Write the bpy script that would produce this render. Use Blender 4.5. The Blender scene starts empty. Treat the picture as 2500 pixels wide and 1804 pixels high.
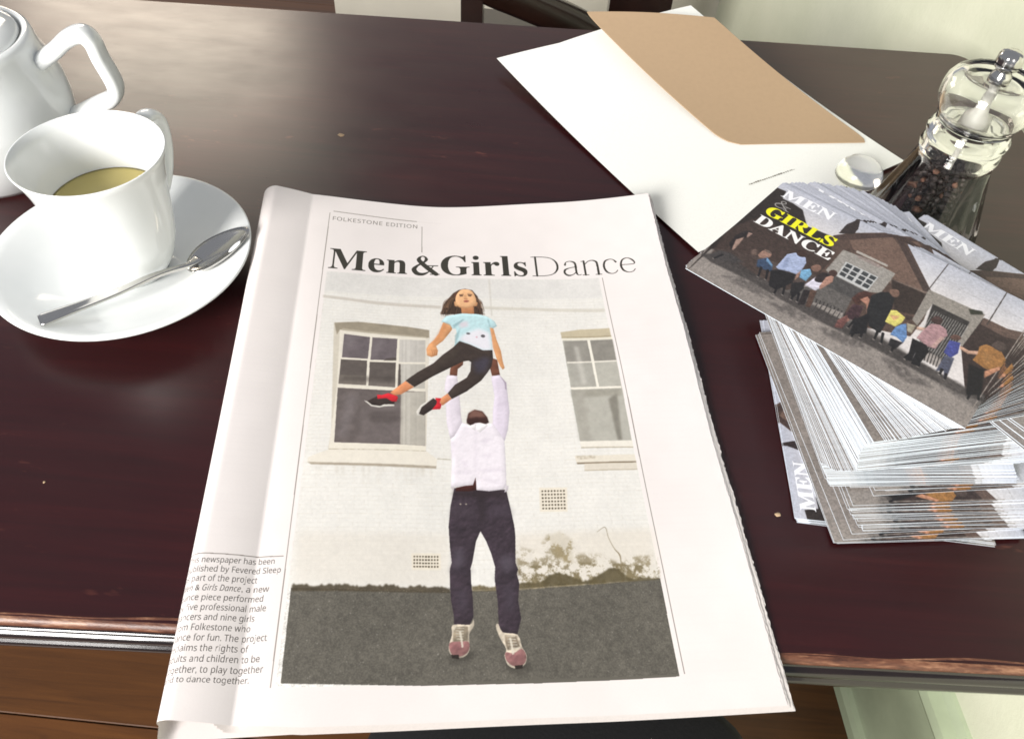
import bpy, math, random
import numpy as np
from math import comb, sin, cos, pi, radians
from mathutils import Matrix, Vector

random.seed(7)
RNG = np.random.default_rng(11)
scene = bpy.context.scene
COL = scene.collection

# ------------------------------------------------------------------ camera
SRC_W, SRC_H = 2500.0, 1804.0
F_SRC = 1699.3436 / 0.9072            # focal length in photograph pixels
PITCH, ROLL, CAM_H = 0.865641, 0.080948, 0.359159
_fw = np.array([0, cos(PITCH), -sin(PITCH)])
_r0 = np.array([1.0, 0, 0]); _u0 = np.cross(_r0, _fw)
_rt = cos(ROLL) * _r0 + sin(ROLL) * _u0
_up = -sin(ROLL) * _r0 + cos(ROLL) * _u0
CAM = np.array([0, 0, CAM_H])

def ray(p):
    return _fw + ((p[0] - 1250.0) / F_SRC) * _rt - ((p[1] - 902.2) / F_SRC) * _up
def at_z(p, z):                       # photograph pixel -> point on the level plane z
    d = ray(p); return CAM + d * ((z - CAM_H) / d[2])
def at_y(p, y):
    d = ray(p); return CAM + d * (y / d[1])
def at_plane(p, o, n):
    d = ray(p); n = np.array(n, float); return CAM + d * (((np.array(o) - CAM) @ n) / (d @ n))

cam_data = bpy.data.cameras.new('camera')
cam_data.sensor_width = 36.0
cam_data.lens = F_SRC / SRC_W * 36.0
cam_data.clip_start = 0.01; cam_data.clip_end = 100
cam_data.dof.use_dof = False
cam = bpy.data.objects.new('camera', cam_data)
COL.objects.link(cam)
M = Matrix.Identity(4)
for i in range(3):
    M[i][0], M[i][1], M[i][2], M[i][3] = _rt[i], _up[i], -_fw[i], CAM[i]
cam.matrix_world = M
scene.camera = cam

# ------------------------------------------------------------------ light
world = bpy.data.worlds.new('World'); scene.world = world
world.use_nodes = True
bg = world.node_tree.nodes['Background']
bg.inputs[0].default_value = (0.86, 0.90, 1.0, 1)
bg.inputs[1].default_value = 0.21

def area(name, loc, target, sx, sy, power, color):
    l = bpy.data.lights.new(name, 'AREA'); l.shape = 'RECTANGLE'
    l.size, l.size_y, l.energy, l.color = sx, sy, power, color
    o = bpy.data.objects.new(name, l); COL.objects.link(o)
    o.location = loc
    o.rotation_euler = (Vector(target) - Vector(loc)).to_track_quat('-Z', 'Y').to_euler()
    return o
area('front_window_light', (-1.55, -1.95, 1.30), (0.0, 0.5, 0.0), 1.15, 1.15, 112, (1.0, 0.972, 0.935))
area('far_window_light', (-1.70, 3.3, 1.28), (-0.8, 0.6, 0.3), 1.1, 0.9, 18, (1.0, 0.87, 0.70))

scene.view_settings.view_transform = 'Standard'
scene.view_settings.look = 'None'
scene.view_settings.exposure = 0.80
scene.view_settings.gamma = 1.0
scene.view_settings.use_curve_mapping = False
scene.cycles.filter_width = 1.7
scene.cycles.max_bounces = 14
scene.cycles.transmission_bounces = 14
scene.cycles.transparent_max_bounces = 12

# ------------------------------------------------------------------ helpers
def lin(c):
    return tuple(((v / 255) / 12.92 if v / 255 <= 0.04045 else ((v / 255 + 0.055) / 1.055) ** 2.4) for v in c) + (1.0,)

def mesh_obj(name, verts, faces, mat=None, parent=None, smooth=False, mats=None, fmat=None, uvs=None):
    me = bpy.data.meshes.new(name)
    me.from_pydata([tuple(map(float, v)) for v in verts], [], [tuple(f) for f in faces])
    if smooth: me.polygons.foreach_set('use_smooth', [True] * len(me.polygons))
    for m in (mats or ([mat] if mat else [])): me.materials.append(m)
    if fmat is not None: me.polygons.foreach_set('material_index', fmat)
    if uvs is not None:
        uv = me.uv_layers.new(name='UVMap')
        idx = np.empty(len(me.loops), dtype=np.int32); me.loops.foreach_get('vertex_index', idx)
        uv.data.foreach_set('uv', np.asarray(uvs, dtype=np.float32)[idx].ravel())
    me.update()
    o = bpy.data.objects.new(name, me); COL.objects.link(o)
    if parent is not None: o.parent = parent
    return o

def empty(name, loc=(0, 0, 0)):
    o = bpy.data.objects.new(name, None); COL.objects.link(o)
    o.location = loc; o.empty_display_size = 0.02
    return o
def tag(o, label, cat, group=None):
    o['label'] = label; o['category'] = cat
    if group: o['group'] = group
    return o
def struct(o):
    o['kind'] = 'structure'; return o

def lathe(profile, seg=64, mod=None):
    """profile [(r,z)...]; poles where r==0"""
    V, Fc = [], []
    rings = []
    for r, z in profile:
        if r <= 1e-7:
            rings.append([len(V)]); V.append((0, 0, z))
        else:
            base = len(V); rings.append(list(range(base, base + seg)))
            for k in range(seg):
                a = 2 * pi * k / seg
                rr = r * (mod(a, z) if mod else 1)
                V.append((rr * cos(a), rr * sin(a), z))
    for A, B in zip(rings[:-1], rings[1:]):
        if len(A) == 1 and len(B) == 1: continue
        for k in range(seg):
            k2 = (k + 1) % seg
            if len(A) == 1: Fc.append((A[0], B[k2], B[k]))
            elif len(B) == 1: Fc.append((A[k], A[k2], B[0]))
            else: Fc.append((A[k], A[k2], B[k2], B[k]))
    return V, Fc

def smooth_path(pts, n=8, closed=False):
    P = [np.array(p, float) for p in pts]; out = []
    m = len(P)
    for i in range(m if closed else m - 1):
        p0 = P[(i - 1) % m] if closed or i > 0 else 2 * P[0] - P[1]
        p1 = P[i]; p2 = P[(i + 1) % m]
        p3 = P[(i + 2) % m] if closed or i + 2 < m else 2 * P[-1] - P[-2]
        for k in range(n):
            t = k / n
            out.append(0.5 * ((2 * p1) + (-p0 + p2) * t + (2 * p0 - 5 * p1 + 4 * p2 - p3) * t * t + (-p0 + 3 * p1 - 3 * p2 + p3) * t ** 3))
    if not closed: out.append(P[-1])
    return out

def sweep(path, cross, side, scale=None, cap=True):
    """cross: [(a,b)] in the frame (side, normal); side = fixed sideways vector"""
    V, Fc = [], []; n = len(cross); m = len(path); side = np.array(side, float)
    for i, p in enumerate(path):
        t = path[min(i + 1, m - 1)] - path[max(i - 1, 0)]; t = t / (np.linalg.norm(t) + 1e-12)
        s = side - t * (side @ t); s /= np.linalg.norm(s)
        nn = np.cross(t, s); k = scale[i] if scale is not None else 1
        ka, kb = k if isinstance(k, tuple) else (k, k)
        for a, b in cross: V.append(p + s * a * ka + nn * b * kb)
    for i in range(m - 1):
        for j in range(n):
            j2 = (j + 1) % n
            Fc.append((i * n + j, i * n + j2, (i + 1) * n + j2, (i + 1) * n + j))
    if cap:
        Fc.append(tuple(range(n))[::-1]); Fc.append(tuple((m - 1) * n + j for j in range(n)))
    return V, Fc
def ellipse(a, b, n=14, p=1.0):
    out = []
    for k in range(n):
        c, s = cos(2 * pi * k / n), sin(2 * pi * k / n)
        out.append((a * math.copysign(abs(c) ** p, c), b * math.copysign(abs(s) ** p, s)))
    return out
def box(x0, x1, y0, y1, z0, z1, bev=0.0):
    b = min(bev, (x1 - x0) / 3, (y1 - y0) / 3, (z1 - z0) / 3)
    if b <= 0:
        V = [(x, y, z) for z in (z0, z1) for y in (y0, y1) for x in (x0, x1)]
        return V, [(0, 2, 3, 1), (4, 5, 7, 6), (0, 1, 5, 4), (2, 6, 7, 3), (0, 4, 6, 2), (1, 3, 7, 5)]
    def ringv(i, z): return [(x0 + i, y0 + i, z), (x1 - i, y0 + i, z), (x1 - i, y1 - i, z), (x0 + i, y1 - i, z)]
    V = ringv(b, z0) + ringv(0, z0 + b) + ringv(0, z1 - b) + ringv(b, z1)
    Fc = [(3, 2, 1, 0), (12, 13, 14, 15)]
    for l in range(3):
        for k in range(4):
            k2 = (k + 1) % 4; Fc.append((l * 4 + k, l * 4 + k2, l * 4 + 4 + k2, l * 4 + 4 + k))
    return V, Fc

# ------------------------------------------------------------------ materials
def new_mat(name):
    m = bpy.data.materials.new(name); m.use_nodes = True
    return m, m.node_tree.nodes, m.node_tree.links, m.node_tree.nodes['Principled BSDF']
def noise(nt, lk, scale, detail=4, rough=0.55, coord='Object', stretch=(1, 1, 1), dist=0.0):
    tc = nt.new('ShaderNodeTexCoord'); mp = nt.new('ShaderNodeMapping')
    mp.inputs['Scale'].default_value = stretch
    lk.new(tc.outputs[coord], mp.inputs[0])
    n = nt.new('ShaderNodeTexNoise'); n.inputs['Scale'].default_value = scale
    n.inputs['Detail'].default_value = detail; n.inputs['Roughness'].default_value = rough
    n.inputs['Distortion'].default_value = dist
    lk.new(mp.outputs[0], n.inputs['Vector']); return n
def ramp(nt, lk, src, stops):
    r = nt.new('ShaderNodeValToRGB'); e = r.color_ramp.elements
    while len(e) < len(stops): e.new(0.5)
    for el, (p, c) in zip(e, stops):
        el.position = p; el.color = c if len(c) == 4 else tuple(c) + (1,)
    lk.new(src, r.inputs[0]); return r
def mix(nt, lk, fac, a, b, mode='MIX'):
    m = nt.new('ShaderNodeMix'); m.data_type = 'RGBA'; m.blend_type = mode
    for sock, v in ((0, fac), (6, a), (7, b)):
        if hasattr(v, 'links'): lk.new(v, m.inputs[sock])
        else: m.inputs[sock].default_value = v
    return m.outputs[2]
def bump(nt, lk, bs, src, strength, dist=0.001):
    b = nt.new('ShaderNodeBump'); b.inputs['Strength'].default_value = strength; b.inputs['Distance'].default_value = dist
    lk.new(src, b.inputs['Height']); lk.new(b.outputs[0], bs.inputs['Normal'])

def simple(name, col, rough=0.5, metal=0.0, var=0.06, scale=60, bmp=0.0, coat=0.0):
    m, nt, lk, bs = new_mat(name)
    c = lin(col); n = noise(nt, lk, scale)
    lo = tuple(v * (1 - var) for v in c[:3]) + (1,); hi = tuple(min(1, v * (1 + var)) for v in c[:3]) + (1,)
    r = ramp(nt, lk, n.outputs[0], [(0.3, lo), (0.7, hi)])
    lk.new(r.outputs[0], bs.inputs['Base Color'])
    bs.inputs['Roughness'].default_value = rough; bs.inputs['Metallic'].default_value = metal
    bs.inputs['Coat Weight'].default_value = coat
    if bmp: bump(nt, lk, bs, n.outputs[0], bmp)
    return m

def wood_top():
    m, nt, lk, bs = new_mat('dark mahogany varnish')
    g = noise(nt, lk, 5.5, 7, 0.62, stretch=(1.2, 26, 26), dist=0.6)
    base = ramp(nt, lk, g.outputs[0], [(0.2, lin((35, 8, 9))), (0.55, lin((48, 11, 13))), (0.9, lin((66, 20, 19)))])
    big = noise(nt, lk, 3.0, 3)
    c1 = mix(nt, lk, ramp(nt, lk, big.outputs[0], [(0.35, (0, 0, 0)), (0.75, (0.5, 0.5, 0.5))]).outputs[0], base.outputs[0], lin((40, 13, 16)))
    # short scuffs and chips through the varnish
    sc = noise(nt, lk, 62, 3, 0.7, stretch=(0.55, 1.6, 1))
    where = noise(nt, lk, 7, 2)
    a = ramp(nt, lk, sc.outputs[0], [(0.635, (0, 0, 0)), (0.72, (1, 1, 1))])
    b = ramp(nt, lk, where.outputs[0], [(0.47, (0, 0, 0)), (0.64, (0.6, 0.6, 0.6))])
    f = mix(nt, lk, 1.0, a.outputs[0], b.outputs[0], 'MULTIPLY')
    c2 = mix(nt, lk, f, c1, lin((112, 62, 50)))
    lk.new(c2, bs.inputs['Base Color'])
    rn = noise(nt, lk, 14, 6, 0.7, stretch=(1, 2.2, 2.2))
    rr = nt.new('ShaderNodeMapRange'); rr.inputs[3].default_value = 0.22; rr.inputs[4].default_value = 0.40
    lk.new(rn.outputs[0], rr.inputs[0]); lk.new(rr.outputs[0], bs.inputs['Roughness'])
    bs.inputs['Specular IOR Level'].default_value = 0.5
    fine = noise(nt, lk, 36, 6, 0.6, stretch=(1, 14, 14))
    bump(nt, lk, bs, fine.outputs[0], 0.05, 0.0005)
    return m
M_TOP = wood_top()

def worn_edge():
    m, nt, lk, bs = new_mat('worn table edge')
    n = noise(nt, lk, 75, 7, 0.75, stretch=(0.4, 2, 2))
    r = ramp(nt, lk, n.outputs[0], [(0.36, lin((50, 24, 19))), (0.52, lin((100, 62, 45))), (0.70, lin((170, 128, 98)))])
    lk.new(r.outputs[0], bs.inputs['Base Color']); bs.inputs['Roughness'].default_value = 0.4
    bump(nt, lk, bs, n.outputs[0], 0.4, 0.001); return m
M_WORN = worn_edge()
M_BEAD = simple('black brown varnished moulding', (24, 15, 14), 0.16, var=0.4, scale=30, bmp=0.05, coat=0.4)
M_DARKWOOD = simple('dark chair wood', (30, 15, 12), 0.3, var=0.35, scale=25, coat=0.3)

def porcelain():
    m, nt, lk, bs = new_mat('white glazed porcelain')
    n = noise(nt, lk, 25, 3)
    r = ramp(nt, lk, n.outputs[0], [(0.3, (0.80, 0.82, 0.81, 1)), (0.7, (0.85, 0.865, 0.855, 1))])
    lk.new(r.outputs[0], bs.inputs['Base Color'])
    bs.inputs['Roughness'].default_value = 0.08; bs.inputs['Specular IOR Level'].default_value = 0.5
    bs.inputs['Subsurface Weight'].default_value = 0.0
    return m
M_PORC = porcelain()
def steel():
    m, nt, lk, bs = new_mat('polished steel')
    n = noise(nt, lk, 90, 3, stretch=(1, 1, 1))
    r = nt.new('ShaderNodeMapRange'); r.inputs[3].default_value = 0.10; r.inputs[4].default_value = 0.2
    lk.new(n.outputs[0], r.inputs[0]); lk.new(r.outputs[0], bs.inputs['Roughness'])
    bs.inputs['Base Color'].default_value = (0.60, 0.585, 0.56, 1); bs.inputs['Metallic'].default_value = 1
    return m
M_STEEL = steel()
def glass(name, tint=(1, 1, 1), ior=1.47):
    m, nt, lk, bs = new_mat(name)
    bs.inputs['Base Color'].default_value = tint + (1,)
    bs.inputs['Transmission Weight'].default_value = 1.0; bs.inputs['IOR'].default_value = ior
    n = noise(nt, lk, 160, 2)
    r = nt.new('ShaderNodeMapRange'); r.inputs[3].default_value = 0.0; r.inputs[4].default_value = 0.03
    lk.new(n.outputs[0], r.inputs[0]); lk.new(r.outputs[0], bs.inputs['Roughness'])
    return m
M_GLASS = glass('clear glass')
M_FROST = glass('hazy glass')
for n_ in M_FROST.node_tree.nodes:
    if n_.type == 'MAP_RANGE': n_.inputs[3].default_value, n_.inputs[4].default_value = 0.10, 0.24
def tea():
    m, nt, lk, bs = new_mat('green tea')
    n = noise(nt, lk, 30, 2)
    r = ramp(nt, lk, n.outputs[0], [(0.3, lin((190, 174, 108))), (0.7, lin((198, 184, 120)))])
    lk.new(r.outputs[0], bs.inputs['Base Color'])
    bs.inputs['Roughness'].default_value = 0.03; bs.inputs['IOR'].default_value = 1.33
    return m
M_TEA = tea()
def paper(name, col, var=0.02, rough=0.75, fibre=900, b=0.08, transl=0.0):
    m, nt, lk, bs = new_mat(name)
    c = lin(col); n = noise(nt, lk, fibre, 3)
    r = ramp(nt, lk, n.outputs[0], [(0.25, tuple(v * (1 - 3 * var) for v in c[:3])), (0.6, c[:3])])
    lk.new(r.outputs[0], bs.inputs['Base Color']); bs.inputs['Roughness'].default_value = rough
    bump(nt, lk, bs, n.outputs[0], b, 0.0002); return m
M_NEWS = paper('newsprint', (222, 215, 210))
M_SHEET = paper('white office paper', (240, 240, 234))
M_KRAFT = paper('brown kraft card', (172, 146, 116), var=0.015, fibre=260)
M_CARDEDGE = paper('white card edge', (214, 223, 232))
M_WALL_SRC = None
def wall_mat():
    m, nt, lk, bs = new_mat('pale green painted plaster')
    n = noise(nt, lk, 6, 5, 0.6); n2 = noise(nt, lk, 45, 4, 0.7)
    r = ramp(nt, lk, n.outputs[0], [(0.3, lin((220, 224, 198))), (0.7, lin((234, 236, 212)))])
    sp = ramp(nt, lk, n2.outputs[0], [(0.70, (0, 0, 0)), (0.76, (0.55, 0.55, 0.55))])
    c = mix(nt, lk, sp.outputs[0], r.outputs[0], lin((170, 168, 150)))
    lk.new(c, bs.inputs['Base Color']); bs.inputs['Roughness'].default_value = 0.42
    bump(nt, lk, bs, n2.outputs[0], 0.25, 0.003); return m
M_WALL = wall_mat()
M_SKIRT = simple('pale green gloss paint', (178, 190, 160), 0.25, var=0.1, scale=18, bmp=0.1)
M_WHITEWALL = simple('cream painted panel', (226, 220, 204), 0.5, var=0.05, scale=8)
def board_mat():
    m, nt, lk, bs = new_mat('stained pine floorboard')
    g = noise(nt, lk, 4, 7, 0.65, stretch=(1, 18, 10), dist=0.8)
    oi = nt.new('ShaderNodeObjectInfo')
    r = ramp(nt, lk, g.outputs[0], [(0.25, lin((50, 28, 11))), (0.55, lin((84, 51, 22))), (0.85, lin((104, 66, 30)))])
    dk = mix(nt, lk, 0.3, r.outputs[0], lin((84, 52, 24)))
    v = ramp(nt, lk, oi.outputs['Random'], [(0.0, (0.75, 0.75, 0.75)), (1.0, (1.1, 1.05, 1.0))])
    c = mix(nt, lk, 1.0, dk, v.outputs[0], 'MULTIPLY')
    kn = noise(nt, lk, 9, 2); k = ramp(nt, lk, kn.outputs[0], [(0.70, (0, 0, 0)), (0.76, (0.7, 0.7, 0.7))])
    c = mix(nt, lk, k.outputs[0], c, lin((54, 28, 16)))
    lk.new(c, bs.inputs['Base Color']); bs.inputs['Roughness'].default_value = 0.42
    bump(nt, lk, bs, g.outputs[0], 0.15, 0.002); return m
M_BOARD = board_mat()
M_BLACKCLOTH = simple('black cloth', (14, 14, 18), 0.9, var=0.3, scale=400, bmp=0.3)

# ------------------------------------------------------------------ setting: floor, walls
FLOOR_Z = -0.74
floor = struct(empty('floor', (0, 0, FLOOR_Z)))
BW = 0.172
rz_floor = -0.02
floor.rotation_euler.z = rz_floor
y0 = -1.672; k = 0
V, Fc = box(-3.6, 1.35, 0, BW - 0.0016, -0.024, 0, 0.0012)
bm = None
while y0 < 4.4:
    if bm is None:
        o = mesh_obj('board', V, Fc, M_BOARD, floor); bm = o.data
    else:
        o = bpy.data.objects.new('board', bm); COL.objects.link(o); o.parent = floor
    o.location = (RNG.uniform(-0.2, 0.2), y0 + 0.04, RNG.uniform(-0.0012, 0))
    y0 += BW; k += 1
V, Fc = box(-4.2, 1.6, -2, 4.8, -0.06, -0.03)
mesh_obj('subfloor', V, Fc, M_DARKWOOD, floor)

# right-hand wall with its skirting
WX, WY, WS = 0.516, 0.40, 0.085        # a point of the wall at the floor and its slope
wall = struct(empty('wall', (WX, WY, FLOOR_Z)))
wall.rotation_euler.z = math.atan(WS)
V, Fc = box(0, 0.12, -2.2, 1.75, 0, 1.05)
mesh_obj('plaster', V, Fc, M_WALL, wall)
prof = [(-0.024, 0.0), (-0.024, 0.018), (-0.020, 0.026), (-0.014, 0.030), (-0.014, 0.196), (-0.022, 0.203), (-0.026, 0.212), (-0.022, 0.221), (-0.010, 0.228), (-0.004, 0.236), (0.0, 0.238), (0.0, 0.0)]
V = [(x, -2.2, z) for x, z in prof] + [(x, 1.75, z) for x, z in prof]
n = len(prof); Fc = [(i, (i + 1) % n, n + (i + 1) % n, n + i) for i in range(n)]
mesh_obj('skirting_board', V, Fc, M_SKIRT, wall)
# cream panelling beyond the table
pl = at_y((818, 20), 1.78)
back = struct(empty('wall', (pl[0], 1.78, FLOOR_Z)))
V, Fc = box(0, 0.95, 0, 0.06, 0, 1.1, 0.004)
mesh_obj('panel', V, Fc, M_WHITEWALL, back)
V, Fc = box(0.0, 0.95, -0.008, -0.001, 0.0, 0.12, 0.003)
mesh_obj('skirting_board', V, Fc, M_WHITEWALL, back)

# ------------------------------------------------------------------ table
YAW = 0.03137
table = empty('table', (0, 0, 0))
tag(table, 'dark mahogany table with a worn moulded front edge', 'table')
cY, sY = cos(YAW), sin(YAW)
def tw(a, b, z):                       # table frame -> world (a along the front edge, b into the table)
    return (a * cY - b * sY, a * sY + b * cY, z)
NEAR, FAR = 0.1376, 0.7529
cr = at_z((2362, 133), 0.0)
A1 = cr[0] * cY + cr[1] * sY; A0 = -1.15
# top slab with rounded far right corner
out = [(A0, NEAR), (A1, NEAR)]
R = 0.02
for k in range(9):
    a = k / 8 * pi / 2
    out.append((A1 - R + R * cos(a), FAR - R + R * sin(a)))
out.append((A0, FAR))
n = len(out)
V = [tw(a, b, 0.0) for a, b in out] + [tw(a, b, -0.022) for a, b in out]
Fc = [tuple(range(n)), tuple(range(2 * n - 1, n - 1, -1))] + [(i, n + i, n + (i + 1) % n, (i + 1) % n) for i in range(n)]
mesh_obj('tabletop', V, Fc, M_TOP, table)
# moulded front edge, run along the slab (d outward, z)
ep = [(0, 0.0001), (0.0010, -0.0002), (0.0021, -0.0009), (0.0030, -0.0021), (0.0034, -0.0034), (0.0030, -0.0040), (0.0048, -0.0046), (0.0068, -0.0060), (0.0077, -0.0080), (0.0072, -0.0100), (0.0054, -0.0112), (0.0058, -0.0120), (0.0076, -0.0130), (0.0085, -0.0148), (0.0080, -0.0168), (0.0064, -0.0180), (0.0060, -0.0230), (0.0, -0.0232)]
nx = 160; V = []; Fc = []; fm = []
for i in range(nx + 1):
    a = A0 + (A1 - A0) * i / nx
    w = 0.0009 * sin(a * 31) + 0.0007 * sin(a * 83 + 1)
    for j, (d, z) in enumerate(ep):
        dd = d - (w if j == 0 else 0) - (0.0012 if j == 0 else 0)
        V.append(tw(a, NEAR - dd, z))
m_ = len(ep)
for i in range(nx):
    for j in range(m_ - 1):
        Fc.append((i * m_ + j, i * m_ + j + 1, (i + 1) * m_ + j + 1, (i + 1) * m_ + j)); fm.append(0 if j < 4 else 1)
mesh_obj('edge_moulding', V, Fc, None, table, True, [M_WORN, M_BEAD], fm)
# pedestal
V, Fc = lathe([(0.0, -0.022), (0.16, -0.0225), (0.16, -0.05), (0.05, -0.07), (0.042, -0.2), (0.055, -0.34), (0.042, -0.5), (0.06, -0.62), (0.05, -0.66), (0.0, -0.66)], 32)
o = mesh_obj('pedestal', V, Fc, M_DARKWOOD, table, True); o.location = (-0.02, 0.47, 0)
for s in (-1, 1):
    V, Fc = sweep(smooth_path([(-0.02, 0.47, -0.62), (-0.02 + s * 0.12, 0.47, -0.66), (-0.02 + s * 0.24, 0.47, -0.72)], 6), ellipse(0.025, 0.02), (0, 1, 0))
    mesh_obj('foot', V, Fc, M_DARKWOOD, table, True)

# ------------------------------------------------------------------ canvas for flat print
def vnoise(h, w, cell, seed):
    r = np.random.default_rng(seed)
    gh, gw = int(h / cell) + 3, int(w / cell) + 3
    g = r.random((gh, gw)).astype(np.float32)
    y = np.linspace(0, h / cell, h, endpoint=False); x = np.linspace(0, w / cell, w, endpoint=False)
    yi, xi = y.astype(int), x.astype(int); fy = (y - yi)[:, None]; fx = (x - xi)[None]
    fy = fy * fy * (3 - 2 * fy); fx = fx * fx * (3 - 2 * fx)
    a = g[yi][:, xi]; b = g[yi][:, xi + 1]; c = g[yi + 1][:, xi]; d = g[yi + 1][:, xi + 1]
    return (a * (1 - fx) + b * fx) * (1 - fy) + (c * (1 - fx) + d * fx) * fy

def boxblur(a, rad):
    w = 2 * rad + 1
    for ax_ in (0, 1, 0, 1):
        p = np.cumsum(np.pad(a, [(rad + 1, rad) if d == ax_ else (0, 0) for d in (0, 1)], mode='edge'), axis=ax_, dtype=np.float64)
        a = (((p[w:] - p[:-w]) if ax_ == 0 else (p[:, w:] - p[:, :-w])) / w).astype(np.float32)
    return a

class Canvas:
    """flat print painted in the print's own millimetres (x right, y down)"""
    def __init__(s, x0, y0, w, h, ppm, base):
        s.x0, s.y0, s.ppm = x0, y0, ppm
        s.W, s.H = int(w * ppm), int(h * ppm)
        s.a = np.empty((s.H, s.W, 3), np.float32); s.a[:] = np.array(base, np.float32) / 255
    def px(s, P):
        P = np.asarray(P, float); return (P - [s.x0, s.y0]) * s.ppm
    def mask(s, P, pad=0):
        q = s.px(P)
        xa, ya = np.floor(q.min(0)).astype(int) - 1 - pad; xb, yb = np.ceil(q.max(0)).astype(int) + 2 + pad
        xa, ya = max(xa, 0), max(ya, 0); xb, yb = min(xb, s.W), min(yb, s.H)
        if xa >= xb or ya >= yb: return None
        X = np.arange(xa, xb) + 0.5; Y = np.arange(ya, yb) + 0.5
        m = np.zeros((yb - ya, xb - xa), bool)
        for (x1, y1), (x2, y2) in zip(q, np.roll(q, -1, 0)):
            if y1 == y2: continue
            r = np.where((Y >= min(y1, y2)) & (Y < max(y1, y2)))[0]
            if len(r) == 0: continue
            xi = x1 + (Y[r] - y1) * (x2 - x1) / (y2 - y1)
            m[r] ^= X[None] < xi[:, None]
        return (slice(ya, yb), slice(xa, xb)), m
    def fill(s, P, col, al=1.0, soft=0, nz=None, rnd=0, vol=0, fold=0.0):
        if rnd: P = [tuple(p) for p in smooth_path(P, rnd, True)]
        rad = 0 if not soft else 1 if soft == 1 else 2 * soft - 2
        r = s.mask(P, max(2 * rad, 2 * vol + 2 if vol else 0))
        if r is None: return
        sl, m = r; a = m.astype(np.float32) * al
        if rad: a = boxblur(a, rad)
        if nz is not None: a = a * nz[sl]
        c = np.array(col, np.float32) / 255
        if vol:
            h = boxblur(m.astype(np.float32), vol); gy, gx = np.gradient(h)
            sh = 1 + vol * 0.34 * (0.55 * gx + 0.75 * gy)
            sh *= 0.86 + 0.16 * np.clip(h * 1.3, 0, 1)
            if fold:
                hh, ww = m.shape; n = vnoise(hh, ww, 19, int(abs(P[0][0]) * 7) % 997) + 0.6 * vnoise(hh, ww, 9, int(abs(P[0][1]) * 5) % 991)
                ny, nx_ = np.gradient(n); sh *= 1 + fold * 9 * (0.5 * nx_ + 0.9 * ny) + fold * 0.25 * (n - 0.8)
            c = c * np.clip(sh, 0.5, 1.4)[..., None]
        s.a[sl] = s.a[sl] * (1 - a[..., None]) + c * a[..., None]
    def line(s, p, q, wd, col, al=1.0):
        p, q = np.array(p, float), np.array(q, float); d = q - p; d /= np.hypot(*d) + 1e-9
        nrm = np.array([-d[1], d[0]]) * wd / 2
        s.fill([p + nrm, q + nrm, q - nrm, p - nrm], col, al)
    def stroke(s, pts, widths, col, al=1.0):
        """pen stroke of varying width"""
        P = smooth_path(pts, 8); n = len(P)
        w = np.interp(np.linspace(0, 1, n), np.linspace(0, 1, len(widths)), widths)
        L, Rr = [], []
        for i, p in enumerate(P):
            d = P[min(i + 1, n - 1)] - P[max(i - 1, 0)]; d = d / (np.hypot(*d) + 1e-9); nn = np.array([-d[1], d[0]]) * w[i] / 2
            L.append(p + nn); Rr.append(p - nn)
        for i in range(n - 1): s.fill([L[i], L[i + 1], Rr[i + 1], Rr[i]], col, al)
        for i in range(0, n, 1):
            s.dot(P[i], w[i] / 2, col, al)
    def dot(s, c, r, col, al=1.0, ry=None):
        ry = ry or r
        s.fill([(c[0] + r * cos(t), c[1] + ry * sin(t)) for t in np.linspace(0, 2 * pi, 14, endpoint=False)], col, al)
    def text(s, body, x, y, width, height, col, al=1.0, slant=0.0, width_is_scale=False, embold=0.0, spacing=1.0):
        """set a line of type with its baseline at y; capital height `height`"""
        tris, (w0, w1), caph = glyphs(body, spacing)
        ky = height / caph
        kx = ky * width if width_is_scale else width / (w1 - w0)
        T = tris.copy(); T[..., 0] = (T[..., 0] - (0 if width_is_scale else w0)) * kx + T[..., 1] * ky * slant + x
        T[..., 1] = y - T[..., 1] * ky
        c = np.array(col, np.float32) / 255
        m = np.zeros((s.H, s.W), bool)
        Q = s.px(T.reshape(-1, 2)).reshape(-1, 3, 2)
        for t in Q:
            xa, ya = np.floor(t.min(0)).astype(int); xb, yb = np.ceil(t.max(0)).astype(int) + 1
            xa, ya = max(xa, 0), max(ya, 0); xb, yb = min(xb, s.W), min(yb, s.H)
            if xa >= xb or ya >= yb: continue
            X = (np.arange(xa, xb) + 0.5)[None]; Y = (np.arange(ya, yb) + 0.5)[:, None]
            d = []
            for i in range(3):
                (x1, y1), (x2, y2) = t[i], t[(i + 1) % 3]
                d.append((x2 - x1) * (Y - y1) - (y2 - y1) * (X - x1))
            m[ya:yb, xa:xb] |= ((d[0] >= -1e-6) & (d[1] >= -1e-6) & (d[2] >= -1e-6)) | ((d[0] <= 1e-6) & (d[1] <= 1e-6) & (d[2] <= 1e-6))
        for _ in range(int(round(embold * s.ppm))):
            m[:, 1:] |= m[:, :-1].copy()
        a = m.astype(np.float32) * al
        s.a[:] = s.a * (1 - a[..., None]) + c * a[..., None]
        return (w1 - w0) * kx
    def blur(s, n, sl=(slice(None), slice(None))):
        a = s.a[sl]
        for _ in range(n):
            p = np.pad(a, ((1, 1), (1, 1), (0, 0)), mode='edge')
            a = (p[:-2, 1:-1] + p[2:, 1:-1] + p[1:-1, :-2] + p[1:-1, 2:] + 2 * p[1:-1, 1:-1]) / 6
        s.a[sl] = a
    def image(s, name):
        im = bpy.data.images.new(name, s.W, s.H, alpha=False)
        rgba = np.ones((s.H, s.W, 4), np.float32); rgba[..., :3] = np.clip(s.a[::-1], 0, 1)
        im.pixels.foreach_set(rgba.ravel()); im.update(); im.pack()
        return im

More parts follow.
